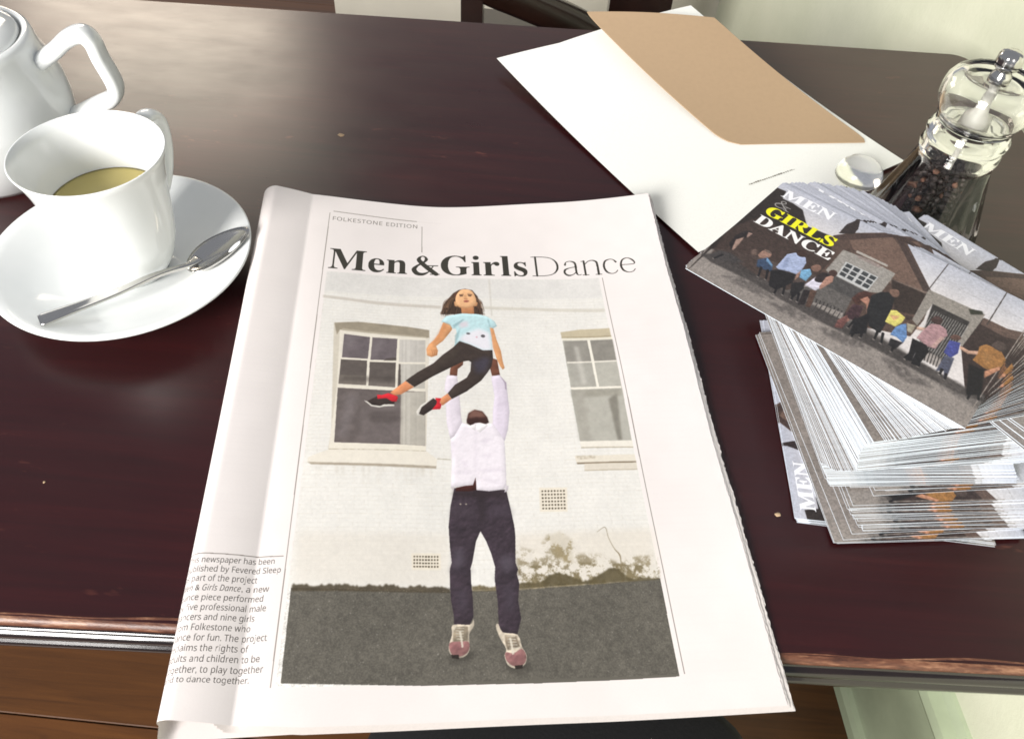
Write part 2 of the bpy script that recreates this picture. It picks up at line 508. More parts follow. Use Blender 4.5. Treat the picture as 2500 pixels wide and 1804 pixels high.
_gl = {}
def glyphs(body, spacing=1.0):
    key = (body, spacing)
    if key in _gl: return _gl[key]
    def tri(txt):
        c = bpy.data.curves.new('type', 'FONT'); c.body = txt; c.resolution_u = 4; c.space_character = spacing
        o = bpy.data.objects.new('type', c); COL.objects.link(o)
        dg = bpy.context.evaluated_depsgraph_get(); dg.update()
        me = o.evaluated_get(dg).to_mesh(); me.calc_loop_triangles()
        v = np.array([q.co[:2] for q in me.vertices], float).reshape(-1, 2)
        t = np.array([l.vertices[:] for l in me.loop_triangles], int).reshape(-1, 3)
        o.evaluated_get(dg).to_mesh_clear(); bpy.data.objects.remove(o); bpy.data.curves.remove(c)
        return v, t
    v, t = tri(body)
    ref = body[0] if body else 'H'
    H = [chr(0x1D400 + 7), chr(0x1D5A0 + 7), 'H']
    o0 = ord(next((ch for ch in body if ord(ch) > 1000), 'H'))
    h = H[0] if 0x1D400 <= o0 < 0x1D468 else H[1] if o0 >= 0x1D5A0 else H[2]
    hv, _ = tri(h)
    _gl[key] = (v[t], (v[:, 0].min(), v[:, 0].max()), hv[:, 1].max())
    return _gl[key]
def alpha(sx, base):                   # plain letters -> the bold serif / sans forms of the built-in typeface
    return ''.join(chr(base + ord(c) - 65) if 'A' <= c <= 'Z' else chr(base + 26 + ord(c) - 97) if 'a' <= c <= 'z' else c for c in sx)
SERIF = lambda t: alpha(t, 0x1D400)
SANS = lambda t: alpha(t, 0x1D5A0)
SANSI = lambda t: alpha(t, 0x1D608)

def ampersand(cv, x, y, w, h, col, bold=1.0):
    """drawn &: x,y = left end of the baseline"""
    X = lambda u, v: (x + u * w, y - v * h)
    t = w * 0.17 * bold; th = w * 0.05
    cv.stroke([X(0.94, 0.03), X(0.66, 0.30), X(0.40, 0.58), X(0.27, 0.78), X(0.36, 0.95), X(0.50, 0.94), X(0.56, 0.79), X(0.44, 0.62), X(0.22, 0.46), X(0.09, 0.26), X(0.20, 0.06), X(0.42, 0.02), X(0.64, 0.14), X(0.78, 0.36), X(0.84, 0.47)],
              [t, t * 1.1, t * 1.05, t * 0.9, th * 1.2, th * 1.4, t * 0.7, th * 1.6, th * 2, t, t * 1.05, t * 0.8, th * 1.2, th, th], col)
    cv.stroke([X(0.62, 0.47), X(1.0, 0.47)], [th * 1.1, th * 1.1], col)
    cv.stroke([X(0.72, 0.02), X(1.06, 0.02)], [th, th], col)

# ------------------------------------------------------------------ newspaper: surface fitted to the photograph
PG_O = np.array([-0.18234, 0.43612]); PG_PHI = 0.13188

PG_G = np.array([[25.35, 22.09, 18.48, 18.13], [11.2, 15.28, 14.38, 14.39], [-0.42, 7.07, 8.52, 8.04],
                 [1.65, 3.13, 4.11, 3.49], [8.26, 2.5, 2.38, 2.42], [15.63, 6.01, 6.14, 2.74]]) / 1000
PG_U = np.array([cos(PG_PHI), sin(PG_PHI)]); PG_V = np.array([sin(PG_PHI), -cos(PG_PHI)])
PW, PL = 274.4, 357.8                  # page width and length in mm
def bern(n, x):
    x = np.clip(np.asarray(x, float), -0.3, 1.3)
    return np.stack([comb(n, i) * x ** i * (1 - x) ** (n - i) for i in range(n + 1)], -1)
def page_z(s, t):
    s = np.atleast_1d(np.asarray(s, float)); t = np.atleast_1d(np.asarray(t, float))
    return np.einsum('ni,ij,nj->n', bern(5, s / 268), PG_G, bern(3, t / 345))
def px_page(pts):
    """photograph pixels -> page millimetres"""
    pts = np.asarray(pts, float)
    d = _fw + ((pts[:, :1] - 1250.0) / F_SRC) * _rt - ((pts[:, 1:] - 902.2) / F_SRC) * _up
    z = np.full(len(pts), 0.006)
    for _ in range(8):
        P = CAM + d * ((z - CAM_H) / d[:, 2])[:, None]
        q = P[:, :2] - PG_O; s = q @ PG_U * 1000; t = q @ PG_V * 1000
        z = page_z(s, t)
    return np.stack([s, t], -1)
VIEWS = dict(a=(860, 680, 400 / 1819), b=(1040, 860, 240 / 1091), c=(1040, 1160, 280 / 917), d=(740, 640, 360 / 1133), e=(1300, 680, 300 / 1023),
             f=(1650, 420, 500 / 2154), g=(2000, 600, 500 / 1779), h=(600, 1050, 1150 / 2268), k=(1600, 400, 900 / 2267))
def src(view, P):
    v = VIEWS[view]; return [(v[0] + x * v[2], v[1] + y * v[2]) for x, y in P]
PG = lambda view, P: px_page(src(view, P))

page = Canvas(-46, 0, PW + 46, PL, 6.4, (226, 219, 216))
def paint_page(cv):
    H, W = cv.H, cv.W
    n1 = vnoise(H, W, 3, 1); n2 = vnoise(H, W, 14, 2); n3 = vnoise(H, W, 60, 3); n4 = vnoise(H, W, 7, 4)
    cv.a += ((n3 - 0.5) * 0.012 + (n1 - 0.5) * 0.008)[..., None]
    # faint show-through of the inside page on the blank margins
    r = np.random.default_rng(3)
    for i in range(58):
        y = 88 + i * 4.5
        for x in (-2, 232):
            if x < 0 and y > 268: continue
            if r.random() < 0.8: cv.fill([(x, y), (x + r.uniform(22, 36), y), (x + 30, y + 1.3), (x, y + 1.3)], (214, 208, 206), 0.07)
    F = lambda v, P, col, al=1.0, soft=0, nz=None, rnd=0, **kw: cv.fill(PG(v, P), col, al, soft, nz, rnd, **kw)
    def body(v, vol, fold):
        def go(P, col, **k):
            if k.get('soft', 0) < 2 and k.get('al', 1) == 1: k = dict(vol=vol, fold=fold, **k)
            F(v, P, col, **k)
        return go
    L, Rt, T, B = 47.4, 227.7, 78.6, 341.2
    # the photograph: whitewashed wall
    cv.fill([(L, T), (Rt, T), (Rt, B), (L, B)], (228, 225, 219))
    cv.fill([(L, T), (Rt, T), (Rt, 97), (L, 97)], (217, 214, 210), 0.8, 3)
    r = np.random.default_rng(5)
    for i in range(75):                # brick courses under the paint
        y = 98 + i * 2.55
        if y > 292: break
        cv.fill([(L, y), (Rt, y + 0.3), (Rt, y + 0.65), (L, y + 0.4)], (200, 192, 178), 0.5, 1, n2 * 0.9)
        for q in range(14):
            x = L + (q * 13.3 + (i % 2) * 6.6) + r.uniform(-1, 1)
            if x < Rt - 1: cv.fill([(x, y), (x + 0.35, y), (x + 0.35, y + 2.5), (x, y + 2.5)], (205, 198, 186), 0.35, 1)
    cv.a[int(T * cv.ppm):int(B * cv.ppm), int((L + 46) * cv.ppm):int((Rt + 46) * cv.ppm)] *= (0.985 + 0.03 * n3 + 0.015 * (n4 - .5))[int(T * cv.ppm):int(B * cv.ppm), int((L + 46) * cv.ppm):int((Rt + 46) * cv.ppm), None]
    F('d', [(150, 244), (560, 300), (1060, 343), (1060, 366), (560, 324), (150, 264)], (196, 188, 178), 0.8, 2)
    F('e', [(-420, 236), (0, 240), (600, 243), (604, 272), (0, 264), (-420, 262)], (206, 200, 188), 0.8, 2)
    F('a', [(1508, 20), (1528, 20), (1556, 420), (1540, 420)], (200, 194, 184), 0.6, 2)
    # plinth
    F('h', [(245, 482), (980, 495), (985, 750), (220, 735)], (217, 210, 199), 0.6, 8)
    F('h', [(1290, 500), (1960, 470), (1990, 720), (1310, 770)], (216, 207, 193), 0.6, 8)
    # left window
    wnd = lambda P, c, **k: F('d', P, c, **k)
    wnd([(236, 460), (330, 456), (470, 458), (640, 480), (800, 500), (970, 530), (972, 590), (942, 600), (940, 1440), (190, 1430), (215, 1300)], (205, 197, 182), soft=1)
    wnd([(240, 462), (420, 456), (620, 477), (800, 500), (968, 530), (970, 585), (945, 590), (600, 548), (280, 520), (258, 555)], (152, 142, 124), soft=1)
    wnd([(282, 516), (600, 545), (945, 588), (942, 1450), (195, 1430), (258, 960)], (226, 219, 205), soft=1)
    wnd([(300, 505), (945, 580), (945, 590), (295, 520)], (178, 168, 150), soft=1)
    glassA, glassB = (104, 95, 98), (92, 84, 80)
    wnd([(315, 548), (515, 575), (497, 742), (298, 728)], glassA)
    wnd([(533, 577), (725, 592), (714, 757), (517, 750)], glassA)
    wnd([(290, 742), (492, 755), (482, 945), (272, 930)], glassB)
    wnd([(512, 765), (712, 775), (705, 965), (502, 948)], glassB)
    wnd([(515, 890), (706, 900), (705, 965), (502, 948)], (118, 110, 104), al=0.8, soft=2)
    wnd([(280, 862), (486, 872), (482, 945), (272, 930)], (120, 112, 104), al=0.8, soft=2)
    wnd([(640, 742), (716, 735), (716, 760), (620, 758)], (70, 62, 58), al=0.8, soft=1)
    wnd([(742, 597), (942, 608), (938, 775), (735, 772)], (196, 191, 184))
    wnd([(735, 785), (940, 790), (935, 978), (725, 970)], (192, 187, 178))
    wnd([(735, 785), (748, 785), (752, 960), (726, 965)], (84, 76, 72), soft=1)
    wnd([(265, 960), (700, 990), (940, 998), (940, 1410), (745, 1400), (238, 1380)], (101, 92, 90))
    wnd([(440, 1100), (745, 1100), (745, 1400), (430, 1390)], (110, 101, 100), al=0.7, soft=4)
    wnd([(752, 1000), (940, 1000), (940, 1410), (745, 1400)], (186, 180, 169), soft=2)
    rr = np.random.default_rng(8)
    for q in range(14):
        x = 760 + q * 13; dk = rr.uniform(-1, 1)
        for ya, yb in ((605, 770), (790, 970), (1005, 1405)):
            wnd([(x, ya), (x + 9, ya), (x + 7, yb), (x - 3, yb)], (160, 155, 146) if dk < 0 else (212, 208, 200), al=0.45 * abs(dk) + 0.1, soft=2)
    wnd([(262, 935), (480, 948), (700, 968), (940, 985), (940, 1000), (700, 990), (265, 960)], (224, 217, 203))
    wnd([(940, 600), (972, 590), (945, 1440), (938, 1440)], (214, 206, 192), al=0.8)
    wnd([(228, 1383), (745, 1402), (942, 1412), (944, 1450), (195, 1430)], (228, 221, 206))
    wnd([(195, 1426), (945, 1446), (945, 1456), (195, 1436)], (176, 165, 144), al=0.8, nz=np.clip(n4 * 1.6, 0, 1))
    wnd([(190, 1434), (950, 1452), (1030, 1510), (1025, 1565), (30, 1530), (35, 1490)], (228, 221, 208))
    wnd([(30, 1526), (1025, 1562), (1020, 1582), (60, 1546)], (160, 148, 130), al=0.85, soft=1)
    wnd([(1030, 1503), (1133, 1508), (1133, 1514), (1030, 1510)], (176, 168, 150), soft=1)
    gr_ = np.random.default_rng(15)
    for q in range(26):
        x = gr_.uniform(60, 1000); ln = gr_.uniform(30, 150)
        wnd([(x, 1560), (x + 14, 1560), (x + 9, 1560 + ln), (x + 4, 1560 + ln)], (190, 180, 164), al=gr_.uniform(.15, .45), soft=3)
    for P in ([(330, 560), (420, 570), (330, 700), (305, 700)], [(560, 590), (640, 595), (545, 730), (525, 730)], [(330, 1010), (420, 1020), (330, 1350), (262, 1340)]):
        wnd(P, (140, 132, 134), al=.4, soft=7)
    wnd([(330, 870), (700, 890), (705, 930), (280, 905)], (62, 55, 52), al=.5, soft=5); wnd([(500, 1150), (740, 1140), (740, 1230), (520, 1240)], (84, 76, 74), al=.7, soft=5)
    # right window
    w2 = lambda P, c, **k: F('e', P, c, **k)
    w2([(232, 440), (400, 418), (640, 412), (656, 490), (245, 492)], (190, 178, 152), soft=1)
    w2([(240, 478), (652, 474), (656, 488), (244, 490)], (160, 148, 122), al=0.7, soft=1)
    w2([(245, 490), (660, 488), (665, 512), (250, 512)], (224, 218, 202))
    w2([(250, 510), (663, 510), (825, 1355), (395, 1360), (322, 960), (318, 900)], (176, 173, 163))
    w2([(258, 515), (460, 512), (495, 690), (285, 690)], (144, 140, 132), soft=2)
    w2([(478, 512), (664, 510), (695, 692), (512, 690)], (138, 134, 126), soft=2)
    w2([(300, 700), (500, 700), (530, 900), (325, 900)], (166, 163, 154), soft=2)
    w2([(345, 560), (380, 560), (450, 880), (410, 880)], (206, 202, 193), al=0.6, soft=4)
    w2([(325, 925), (735, 925), (742, 985), (330, 985)], (150, 146, 134), al=0.8, soft=4)
    w2([(330, 930), (430, 930), (492, 1350), (395, 1356)], (164, 160, 150), al=0.8, soft=4)
    w2([(630, 1010), (700, 960), (742, 1350), (708, 1350)], (130, 126, 116), soft=3)
    w2([(455, 510), (478, 510), (552, 905), (532, 905)], (232, 227, 214))
    w2([(288, 688), (694, 688), (696, 700), (290, 700)], (228, 222, 210), al=0.9)
    w2([(318, 903), (735, 905), (738, 922), (322, 922)], (230, 224, 211))
    w2([(395, 1358), (826, 1350), (838, 1408), (403, 1412)], (230, 224, 212))
    w2([(403, 1406), (838, 1400), (838, 1410), (403, 1416)], (180, 170, 152), al=0.9)
    w2([(350, 1480), (850, 1465), (862, 1520), (365, 1538)], (224, 216, 201))
    w2([(360, 1478), (520, 1474), (520, 1500), (380, 1510)], (170, 158, 138), al=0.7, soft=2, nz=np.clip(n4 * 1.5, 0, 1))
    w2([(365, 1536), (862, 1519), (862, 1532), (372, 1550)], (132, 118, 98), soft=1)
    w2([(430, 1545), (865, 1530), (872, 1590), (430, 1605)], (214, 204, 188), al=0.8)
    w2([(430, 1598), (872, 1582), (872, 1590), (430, 1607)], (178, 166, 146), al=0.8)
    # air bricks
    for (x0, y0, x1, y1, nxx, nyy) in ((1420, 285, 1538, 386, 8, 6), (804, 596, 930, 660, 9, 4)):
        F('h', [(x0 - 8, y0 - 8), (x1 + 8, y0 - 8), (x1 + 10, y1 + 8), (x0 - 4, y1 + 8)], (226, 217, 201), soft=1)
        for i in range(nxx):
            for j in range(nyy):
                x = x0 + (x1 - x0) * (i + 0.5) / nxx + (5 * j / nyy if nxx == 8 else 0); y = y0 + (y1 - y0) * (j + 0.5) / nyy
                F('h', [(x - 4, y - 4), (x + 4, y - 4), (x + 4, y + 4), (x - 4, y + 4)], (84, 74, 60))
    # damp and flaking paint
    mot = np.clip((vnoise(H, W, 26, 61) * 0.55 + n2 * 0.35 + n4 * 0.3 + n1 * 0.25 - 0.66) * 3.4, 0, 1)
    F('h', [(1300, 560), (1400, 590), (1450, 510), (1510, 488), (1560, 520), (1590, 600), (1700, 600), (1790, 640), (1860, 605), (1972, 600), (1990, 720), (1310, 768)], (142, 130, 104), 0.85, 4, mot)
    F('h', [(1455, 510), (1510, 488), (1560, 520), (1580, 640), (1540, 650), (1480, 600)], (150, 136, 104), 0.8, 3, np.clip(mot + 0.25, 0, 1))
    F('h', [(1310, 660), (1500, 640), (1800, 640), (1988, 650), (1992, 722), (1310, 768)], (118, 106, 78), 0.8, 3, mot)
    ck = PG('h', [(1690, 492), (1728, 470), (1745, 520), (1772, 570), (1800, 605), (1806, 660)])
    cv.stroke(ck, [0.3, 0.5, 0.4, 0.5, 0.9, 0.3], (132, 118, 92), 0.5)
    # tarmac
    F('h', [(216, 752), (600, 768), (980, 772), (1320, 766), (1700, 742), (1994, 712), (2087, 1180), (2086, 1183), (1400, 1220), (850, 1227), (165, 1215)], (96, 92, 84))
    rr = np.random.default_rng(12)
    def jag(y0f, amp, x0, x1, n, col, base):
        P = [(x0 + (x1 - x0) * i / n, y0f(x0 + (x1 - x0) * i / n) - amp * (rr.random() ** 3 * 0.8 + 0.35 * sin(i * 0.37) * sin(i * 0.11 + 1))) for i in range(n + 1)]
        F('h', P + [(x1, base(x1)), (x0, base(x0))], col, 0.9, 2)
    jag(lambda x: 742 + (x - 220) * 0.016, 16, 220, 985, 90, (72, 63, 48), lambda x: 768 + (x - 220) * 0.012)
    jag(lambda x: 752, 14, 1088, 1210, 18, (104, 92, 66), lambda x: 772)
    jag(lambda x: 745 - 45 * math.exp(-((x - 1500) / 70) ** 2) - 55 * math.exp(-((x - 1760) / 70) ** 2) - (x - 1310) * 0.05, 18, 1312, 1990, 80, (88, 78, 54), lambda x: 768 - (x - 1310) * 0.075)
    F('h', [(1312, 764), (1600, 744), (1600, 750), (1312, 772)], (190, 176, 148), 0.6, 1, n4)
    tb = (slice(int(296 * cv.ppm), int(B * cv.ppm)), slice(int((L + 46) * cv.ppm), int((Rt + 46) * cv.ppm)))
    g = (0.86 + 0.28 * n1 + 0.10 * (n2 - 0.5) + 0.06 * (n3 - 0.5))[tb]
    spk = (np.random.default_rng(4).random(g.shape) > 0.9993)
    cv.a[tb] *= g[..., None]
    ys, xs = np.where(spk)
    for y, x in zip(ys[:420], xs[:420]):
        cv.a[tb][max(y - 1, 0):y + 2, max(x - 1, 0):x + 2] += 0.13
    # man: jeans and shoes
    jean = (58, 48, 56)
    c = body('c', 12, 0.20)
    c([(225, 95), (640, 110), (668, 230), (705, 400), (714, 480), (715, 700), (735, 750), (725, 790), (746, 870), (735, 1000), (760, 1150), (728, 1275), (610, 1255), (580, 1200), (572, 1000), (548, 830), (552, 730), (520, 620), (480, 520), (435, 440), (400, 520), (370, 690), (355, 740), (362, 860), (375, 1000), (378, 1130), (350, 1190), (225, 1190), (222, 1120), (200, 1000), (190, 870), (190, 740), (205, 690), (190, 560), (180, 400), (195, 240)], jean)
    for P, col, al in (([(220, 600), (290, 560), (310, 680), (260, 760), (215, 740)], (84, 76, 86), .8), ([(600, 640), (690, 640), (700, 740), (640, 790), (590, 720)], (86, 78, 88), .8),
                       ([(420, 130), (470, 130), (470, 330), (440, 430), (420, 300)], (44, 36, 40), .8), ([(190, 745), (360, 750), (355, 775), (195, 770)], (38, 32, 38), .7),
                       ([(560, 800), (735, 780), (740, 800), (565, 825)], (40, 34, 40), .7), ([(215, 250), (400, 260), (400, 330), (200, 320)], (72, 62, 70), .6), ([(500, 250), (660, 240), (680, 330), (500, 330)], (72, 62, 72), .6),
                       ([(240, 900), (330, 910), (330, 1080), (250, 1080)], (72, 64, 74), .5), ([(610, 880), (700, 870), (710, 1080), (630, 1090)], (72, 64, 74), .5), ([(230, 110), (630, 120), (640, 170), (220, 165)], (44, 34, 36), .7)):
        c(P, col, al=al, soft=6)
    for xx in (275, 320): cv.dot(PG('c', [(xx, 222)])[0], 0.5, (150, 140, 130))
    c([(150, 1440), (270, 1420), (360, 1400), (400, 1430), (330, 1475), (210, 1490)], (46, 43, 38), al=.6, soft=6); c([(600, 1500), (720, 1520), (800, 1490), (850, 1510), (790, 1570), (660, 1575)], (46, 43, 38), al=.6, soft=6)
    tan, toe, sole = (172, 160, 140), (146, 104, 102), (46, 38, 34)
    c([(213, 1190), (350, 1190), (378, 1150), (383, 1200), (345, 1270), (348, 1390), (310, 1445), (240, 1460), (190, 1418), (183, 1350), (208, 1270)], (196, 184, 166), rnd=3)
    c([(240, 1205), (335, 1205), (335, 1320), (215, 1330), (215, 1260)], (140, 128, 110), soft=1)
    c([(188, 1335), (270, 1325), (340, 1328), (343, 1390), (308, 1432), (240, 1446), (195, 1410)], toe, rnd=3)
    c([(192, 1345), (300, 1350), (270, 1400), (210, 1400)], (118, 78, 80), al=.6, soft=3)
    for q in range(5): c([(228 + q * 4, 1212 + q * 22), (306 - q * 2, 1216 + q * 22), (306 - q * 2, 1222 + q * 22), (228 + q * 4, 1218 + q * 22)], (214, 206, 190))
    c([(262, 1240), (280, 1240), (300, 1370), (285, 1376)], (216, 208, 192), al=.8)
    c([(200, 1430), (262, 1432), (265, 1466), (208, 1458)], sole)
    c([(558, 1205), (578, 1188), (612, 1255), (730, 1275), (765, 1370), (803, 1440), (790, 1512), (730, 1548), (655, 1520), (626, 1440), (640, 1390), (585, 1290)], (200, 188, 170), rnd=3)
    c([(630, 1275), (720, 1285), (750, 1370), (650, 1400), (630, 1330)], (144, 130, 112), soft=1)
    c([(638, 1415), (700, 1425), (762, 1388), (798, 1440), (786, 1505), (725, 1532), (665, 1508), (634, 1460)], toe, rnd=3)
    c([(660, 1440), (770, 1430), (760, 1490), (690, 1490)], (122, 82, 84), al=.6, soft=3)
    for q in range(5): c([(640 + q * 6, 1282 + q * 24), (712 + q * 6, 1288 + q * 22), (712 + q * 6, 1294 + q * 22), (640 + q * 6, 1289 + q * 24)], (216, 208, 192))
    c([(664, 1300), (680, 1298), (705, 1430), (688, 1438)], (218, 210, 194), al=.8)
    c([(708, 1524), (772, 1516), (770, 1546), (712, 1552)], sole)
    # man: shirt, head and hands
    b = body('b', 9, 0.03)
    skin = (112, 70, 54)
    b([(262, 262), (268, 190), (300, 140), (360, 110), (416, 96), (408, 145), (352, 190), (345, 264)], skin)
    b([(732, 255), (712, 180), (705, 120), (735, 60), (790, 80), (808, 180), (822, 246)], skin)
    lil, lil2 = (222, 213, 222), (216, 206, 219)
    b([(232, 260), (345, 264), (352, 330), (372, 500), (386, 680), (402, 785), (310, 935), (270, 955), (228, 780), (218, 560), (240, 460), (204, 430), (212, 350)], lil)
    b([(722, 264), (815, 243), (892, 330), (905, 450), (928, 650), (908, 850), (872, 975), (810, 935), (740, 795), (742, 640), (760, 480)], lil2)
    b([(815, 245), (892, 330), (892, 410), (880, 400), (870, 330)], (150, 136, 152), al=.8, soft=1)
    b([(400, 772), (480, 805), (560, 768), (640, 790), (740, 775), (815, 880), (872, 975), (886, 1250), (893, 1470), (860, 1512), (700, 1530), (560, 1516), (552, 1372), (520, 1462), (275, 1488), (286, 1200), (270, 955), (312, 925)], (230, 223, 229))
    b([(880, 1470), (918, 1470), (905, 1530), (870, 1548)], (212, 204, 210)); b([(270, 1486), (320, 1484), (300, 1525)], (214, 206, 206))
    for P, al in (([(310, 930), (390, 800), (396, 812), (330, 920)], .9), ([(742, 790), (830, 930), (815, 935), (745, 812)], .7), ([(545, 850), (552, 1370), (560, 1370), (556, 850)], .6), ([(600, 960), (740, 940), (650, 1010)], .4), ([(560, 1140), (720, 1120), (700, 1150)], .45),
                  ([(590, 1290), (860, 1285), (860, 1305), (600, 1310)], .5), ([(600, 1380), (880, 1440), (860, 1450), (640, 1410)], .4), ([(300, 1310), (520, 1305), (500, 1330), (310, 1330)], .4), ([(380, 1150), (470, 1250), (430, 1270)], .4), ([(330, 560), (380, 640), (340, 720)], .35), ([(790, 560), (900, 540), (900, 570), (800, 590)], .5), ([(280, 980), (320, 1000), (300, 1180), (285, 1180)], .4)):
        b(P, (182, 171, 186), al=al * 0.75, soft=4)
    b([(330, 1492), (430, 1470), (520, 1462), (550, 1375), (561, 1516), (480, 1530), (330, 1530)], (66, 32, 28))
    b([(450, 745), (470, 670), (540, 630), (622, 645), (680, 710), (698, 768), (662, 788), (600, 770), (545, 778), (495, 806), (452, 778)], (62, 38, 35), soft=1)
    b([(470, 700), (500, 650), (540, 634), (625, 655), (662, 706), (600, 712), (555, 706), (480, 726)], (118, 84, 74), soft=3)
    b([(495, 800), (560, 785), (545, 860), (505, 835)], (243, 238, 240)); b([(560, 782), (660, 785), (690, 800), (600, 880), (560, 860)], (243, 238, 240))
    # girl
    a = body('a', 9, 0.045)
    sk, hair, pants = (216, 156, 108), (70, 52, 42), (60, 50, 46)
    a([(1180, 140), (1250, 126), (1330, 142), (1390, 210), (1420, 310), (1440, 405), (1350, 408), (1190, 405), (1060, 410), (985, 408), (1015, 300), (1075, 225), (1120, 175)], hair, soft=1)
    a([(1040, 300), (1090, 260), (1070, 310), (1060, 370), (1030, 380)], (150, 116, 92), al=.7, soft=2); a([(1130, 190), (1160, 160), (1150, 260), (1130, 270)], (110, 62, 50), al=.7, soft=2)
    a([(970, 400), (1010, 340), (1015, 400)], (150, 130, 115), al=.6, soft=1); a([(1430, 390), (1480, 405), (1430, 410)], (150, 130, 115), al=.6, soft=1)
    hr = np.random.default_rng(77)
    for q in range(90):
        u = hr.random(); x0_ = 1110 + 260 * u + hr.normal(0, 10); left = u < 0.5
        xe = (990 + 190 * u * 2 if left else 1370 + 80 * (u - 0.5) * 2) + hr.normal(0, 14); ye = 385 + hr.uniform(-40, 32)
        if 0.3 < u < 0.62: continue
        P3 = PG('a', [(x0_, 175 + abs(u - 0.5) * 90), ((x0_ + xe) / 2 + (-22 if left else 16), 270), (xe, ye)])
        cv.stroke(P3, [0.22, 0.3, 0.15], [(42, 30, 25), (98, 74, 58), (124, 92, 70)][q % 3], 0.75)
    for q in range(46):
        left = q % 5 < 3; x0_ = hr.uniform(1000, 1190) if left else hr.uniform(1360, 1440)
        P3 = PG('a', [(x0_, 340), (x0_ - (14 if left else -8) + hr.normal(0, 8), 395), (x0_ - (30 if left else -22) + hr.normal(0, 16), 400 + hr.uniform(5, 40))])
        cv.stroke(P3, [0.35, 0.25, 0.1], [(60, 44, 36), (88, 66, 52), (44, 32, 27)][q % 3], 0.8)
    a([(1205, 325), (1350, 325), (1352, 405), (1215, 405)], (186, 128, 88))
    a([(1128, 268), (1160, 272), (1168, 328), (1138, 318)], (214, 160, 116)); a([(1362, 262), (1392, 280), (1382, 312), (1352, 322)], (206, 150, 106))
    a([(1150, 210), (1195, 145), (1262, 132), (1330, 155), (1368, 225), (1374, 285), (1330, 328), (1260, 344), (1190, 330), (1148, 285)], (228, 178, 132), rnd=4)
    a([(1150, 290), (1200, 318), (1260, 330), (1330, 315), (1372, 285), (1330, 332), (1260, 348), (1190, 334)], (196, 140, 98), al=.7, soft=2)
    a([(1185, 188), (1235, 184), (1235, 194), (1188, 200)], (92, 62, 48), al=.9); a([(1278, 184), (1330, 186), (1328, 198), (1280, 194)], (92, 62, 48), al=.9)
    a([(1190, 203), (1225, 199), (1230, 208), (1195, 212)], (58, 40, 36)); a([(1285, 199), (1322, 201), (1318, 211), (1287, 208)], (58, 40, 36))
    a([(1242, 195), (1262, 195), (1275, 238), (1240, 238)], (200, 146, 104), al=.7, soft=2); a([(1238, 236), (1280, 236), (1278, 244), (1240, 244)], (150, 98, 72), al=.8, soft=1)
    a([(1234, 258), (1262, 252), (1298, 256), (1288, 272), (1262, 276), (1240, 272)], (168, 92, 80), soft=1)
    a([(1010, 495), (1112, 528), (1106, 580), (1010, 700), (930, 760), (952, 812), (942, 862), (880, 882), (830, 862), (822, 790), (850, 740), (910, 690), (960, 620)], sk)
    a([(1020, 505), (1050, 520), (960, 690), (900, 740), (870, 740), (950, 640)], (190, 126, 82), al=.7, soft=4)
    for q in range(3): a([(880 + q * 22, 800), (886 + q * 22, 800), (900 + q * 18, 868 - q * 6), (894 + q * 18, 870 - q * 6)], (168, 108, 72), al=.8)
    a([(1528, 548), (1566, 556), (1602, 680), (1650, 800), (1672, 920), (1692, 985), (1670, 1004), (1640, 965), (1600, 880), (1560, 760)], sk)
    a([(1540, 560), (1560, 640), (1590, 800), (1572, 780), (1545, 650)], (184, 120, 78), al=.7, soft=3)
    tee = (188, 218, 222)
    a([(1100, 420), (1220, 398), (1400, 405), (1500, 430), (1580, 480), (1606, 530), (1560, 556), (1525, 542), (1545, 650), (1556, 795), (1450, 798), (1300, 735), (1190, 705), (1130, 762), (1165, 640), (1150, 570), (1110, 566), (1085, 520), (988, 490), (1040, 430)], tee)
    a([(1180, 690), (1220, 640), (1300, 600), (1400, 560), (1520, 600), (1556, 795), (1450, 798), (1300, 735)], (230, 228, 234), soft=5)
    a([(1180, 500), (1280, 480), (1290, 540), (1200, 560)], (222, 200, 208), al=.7, soft=4)
    for P in ([(1110, 530), (1230, 460), (1240, 470), (1130, 560)], [(1510, 450), (1535, 540), (1525, 545), (1500, 470)], [(988, 488), (1085, 522), (1110, 566), (1080, 530)], [(1140, 640), (1200, 560), (1180, 660), (1140, 740)]):
        a(P, (140, 172, 178), al=.7, soft=2)
    cv.dot(PG('a', [(1286, 618)])[0], 1.3, (70, 66, 70), .85, 0.8); cv.dot(PG('a', [(1450, 642)])[0], 1.4, (70, 66, 70), .85, 1.3); cv.dot(PG('a', [(1380, 655)])[0], 0.7, (214, 160, 170), .8)
    a([(1190, 703), (1300, 736), (1450, 798), (1556, 792), (1562, 880), (1545, 970), (1500, 1040), (1430, 1130), (1270, 1250), (1105, 1338), (1058, 1275), (1140, 1180), (1270, 1100), (1310, 1030), (1320, 930), (1290, 914), (1230, 925), (1100, 990), (900, 1090), (690, 1212), (592, 1140), (720, 1050), (900, 950), (1000, 860), (1110, 780)], pants)
    a([(1330, 930), (1480, 860), (1540, 900), (1480, 1030), (1380, 1060)], (66, 62, 76), al=.8, soft=6); a([(1000, 880), (1150, 790), (1200, 760), (1150, 870), (900, 1000)], (76, 66, 58), al=.6, soft=5)
    a([(592, 1143), (684, 1212), (540, 1292), (470, 1302), (418, 1270)], (212, 140, 98)); a([(1058, 1278), (1102, 1338), (1000, 1412), (968, 1370), (985, 1330)], (212, 140, 98))
    shoe, red, wsole = (54, 44, 42), (204, 38, 50), (226, 221, 212)
    a([(150, 1368), (270, 1310), (380, 1288), (472, 1370), (462, 1405), (300, 1414), (200, 1402)], shoe)
    a([(275, 1290), (330, 1296), (400, 1275), (500, 1310), (508, 1330), (490, 1372), (440, 1368), (380, 1332), (280, 1338)], red)
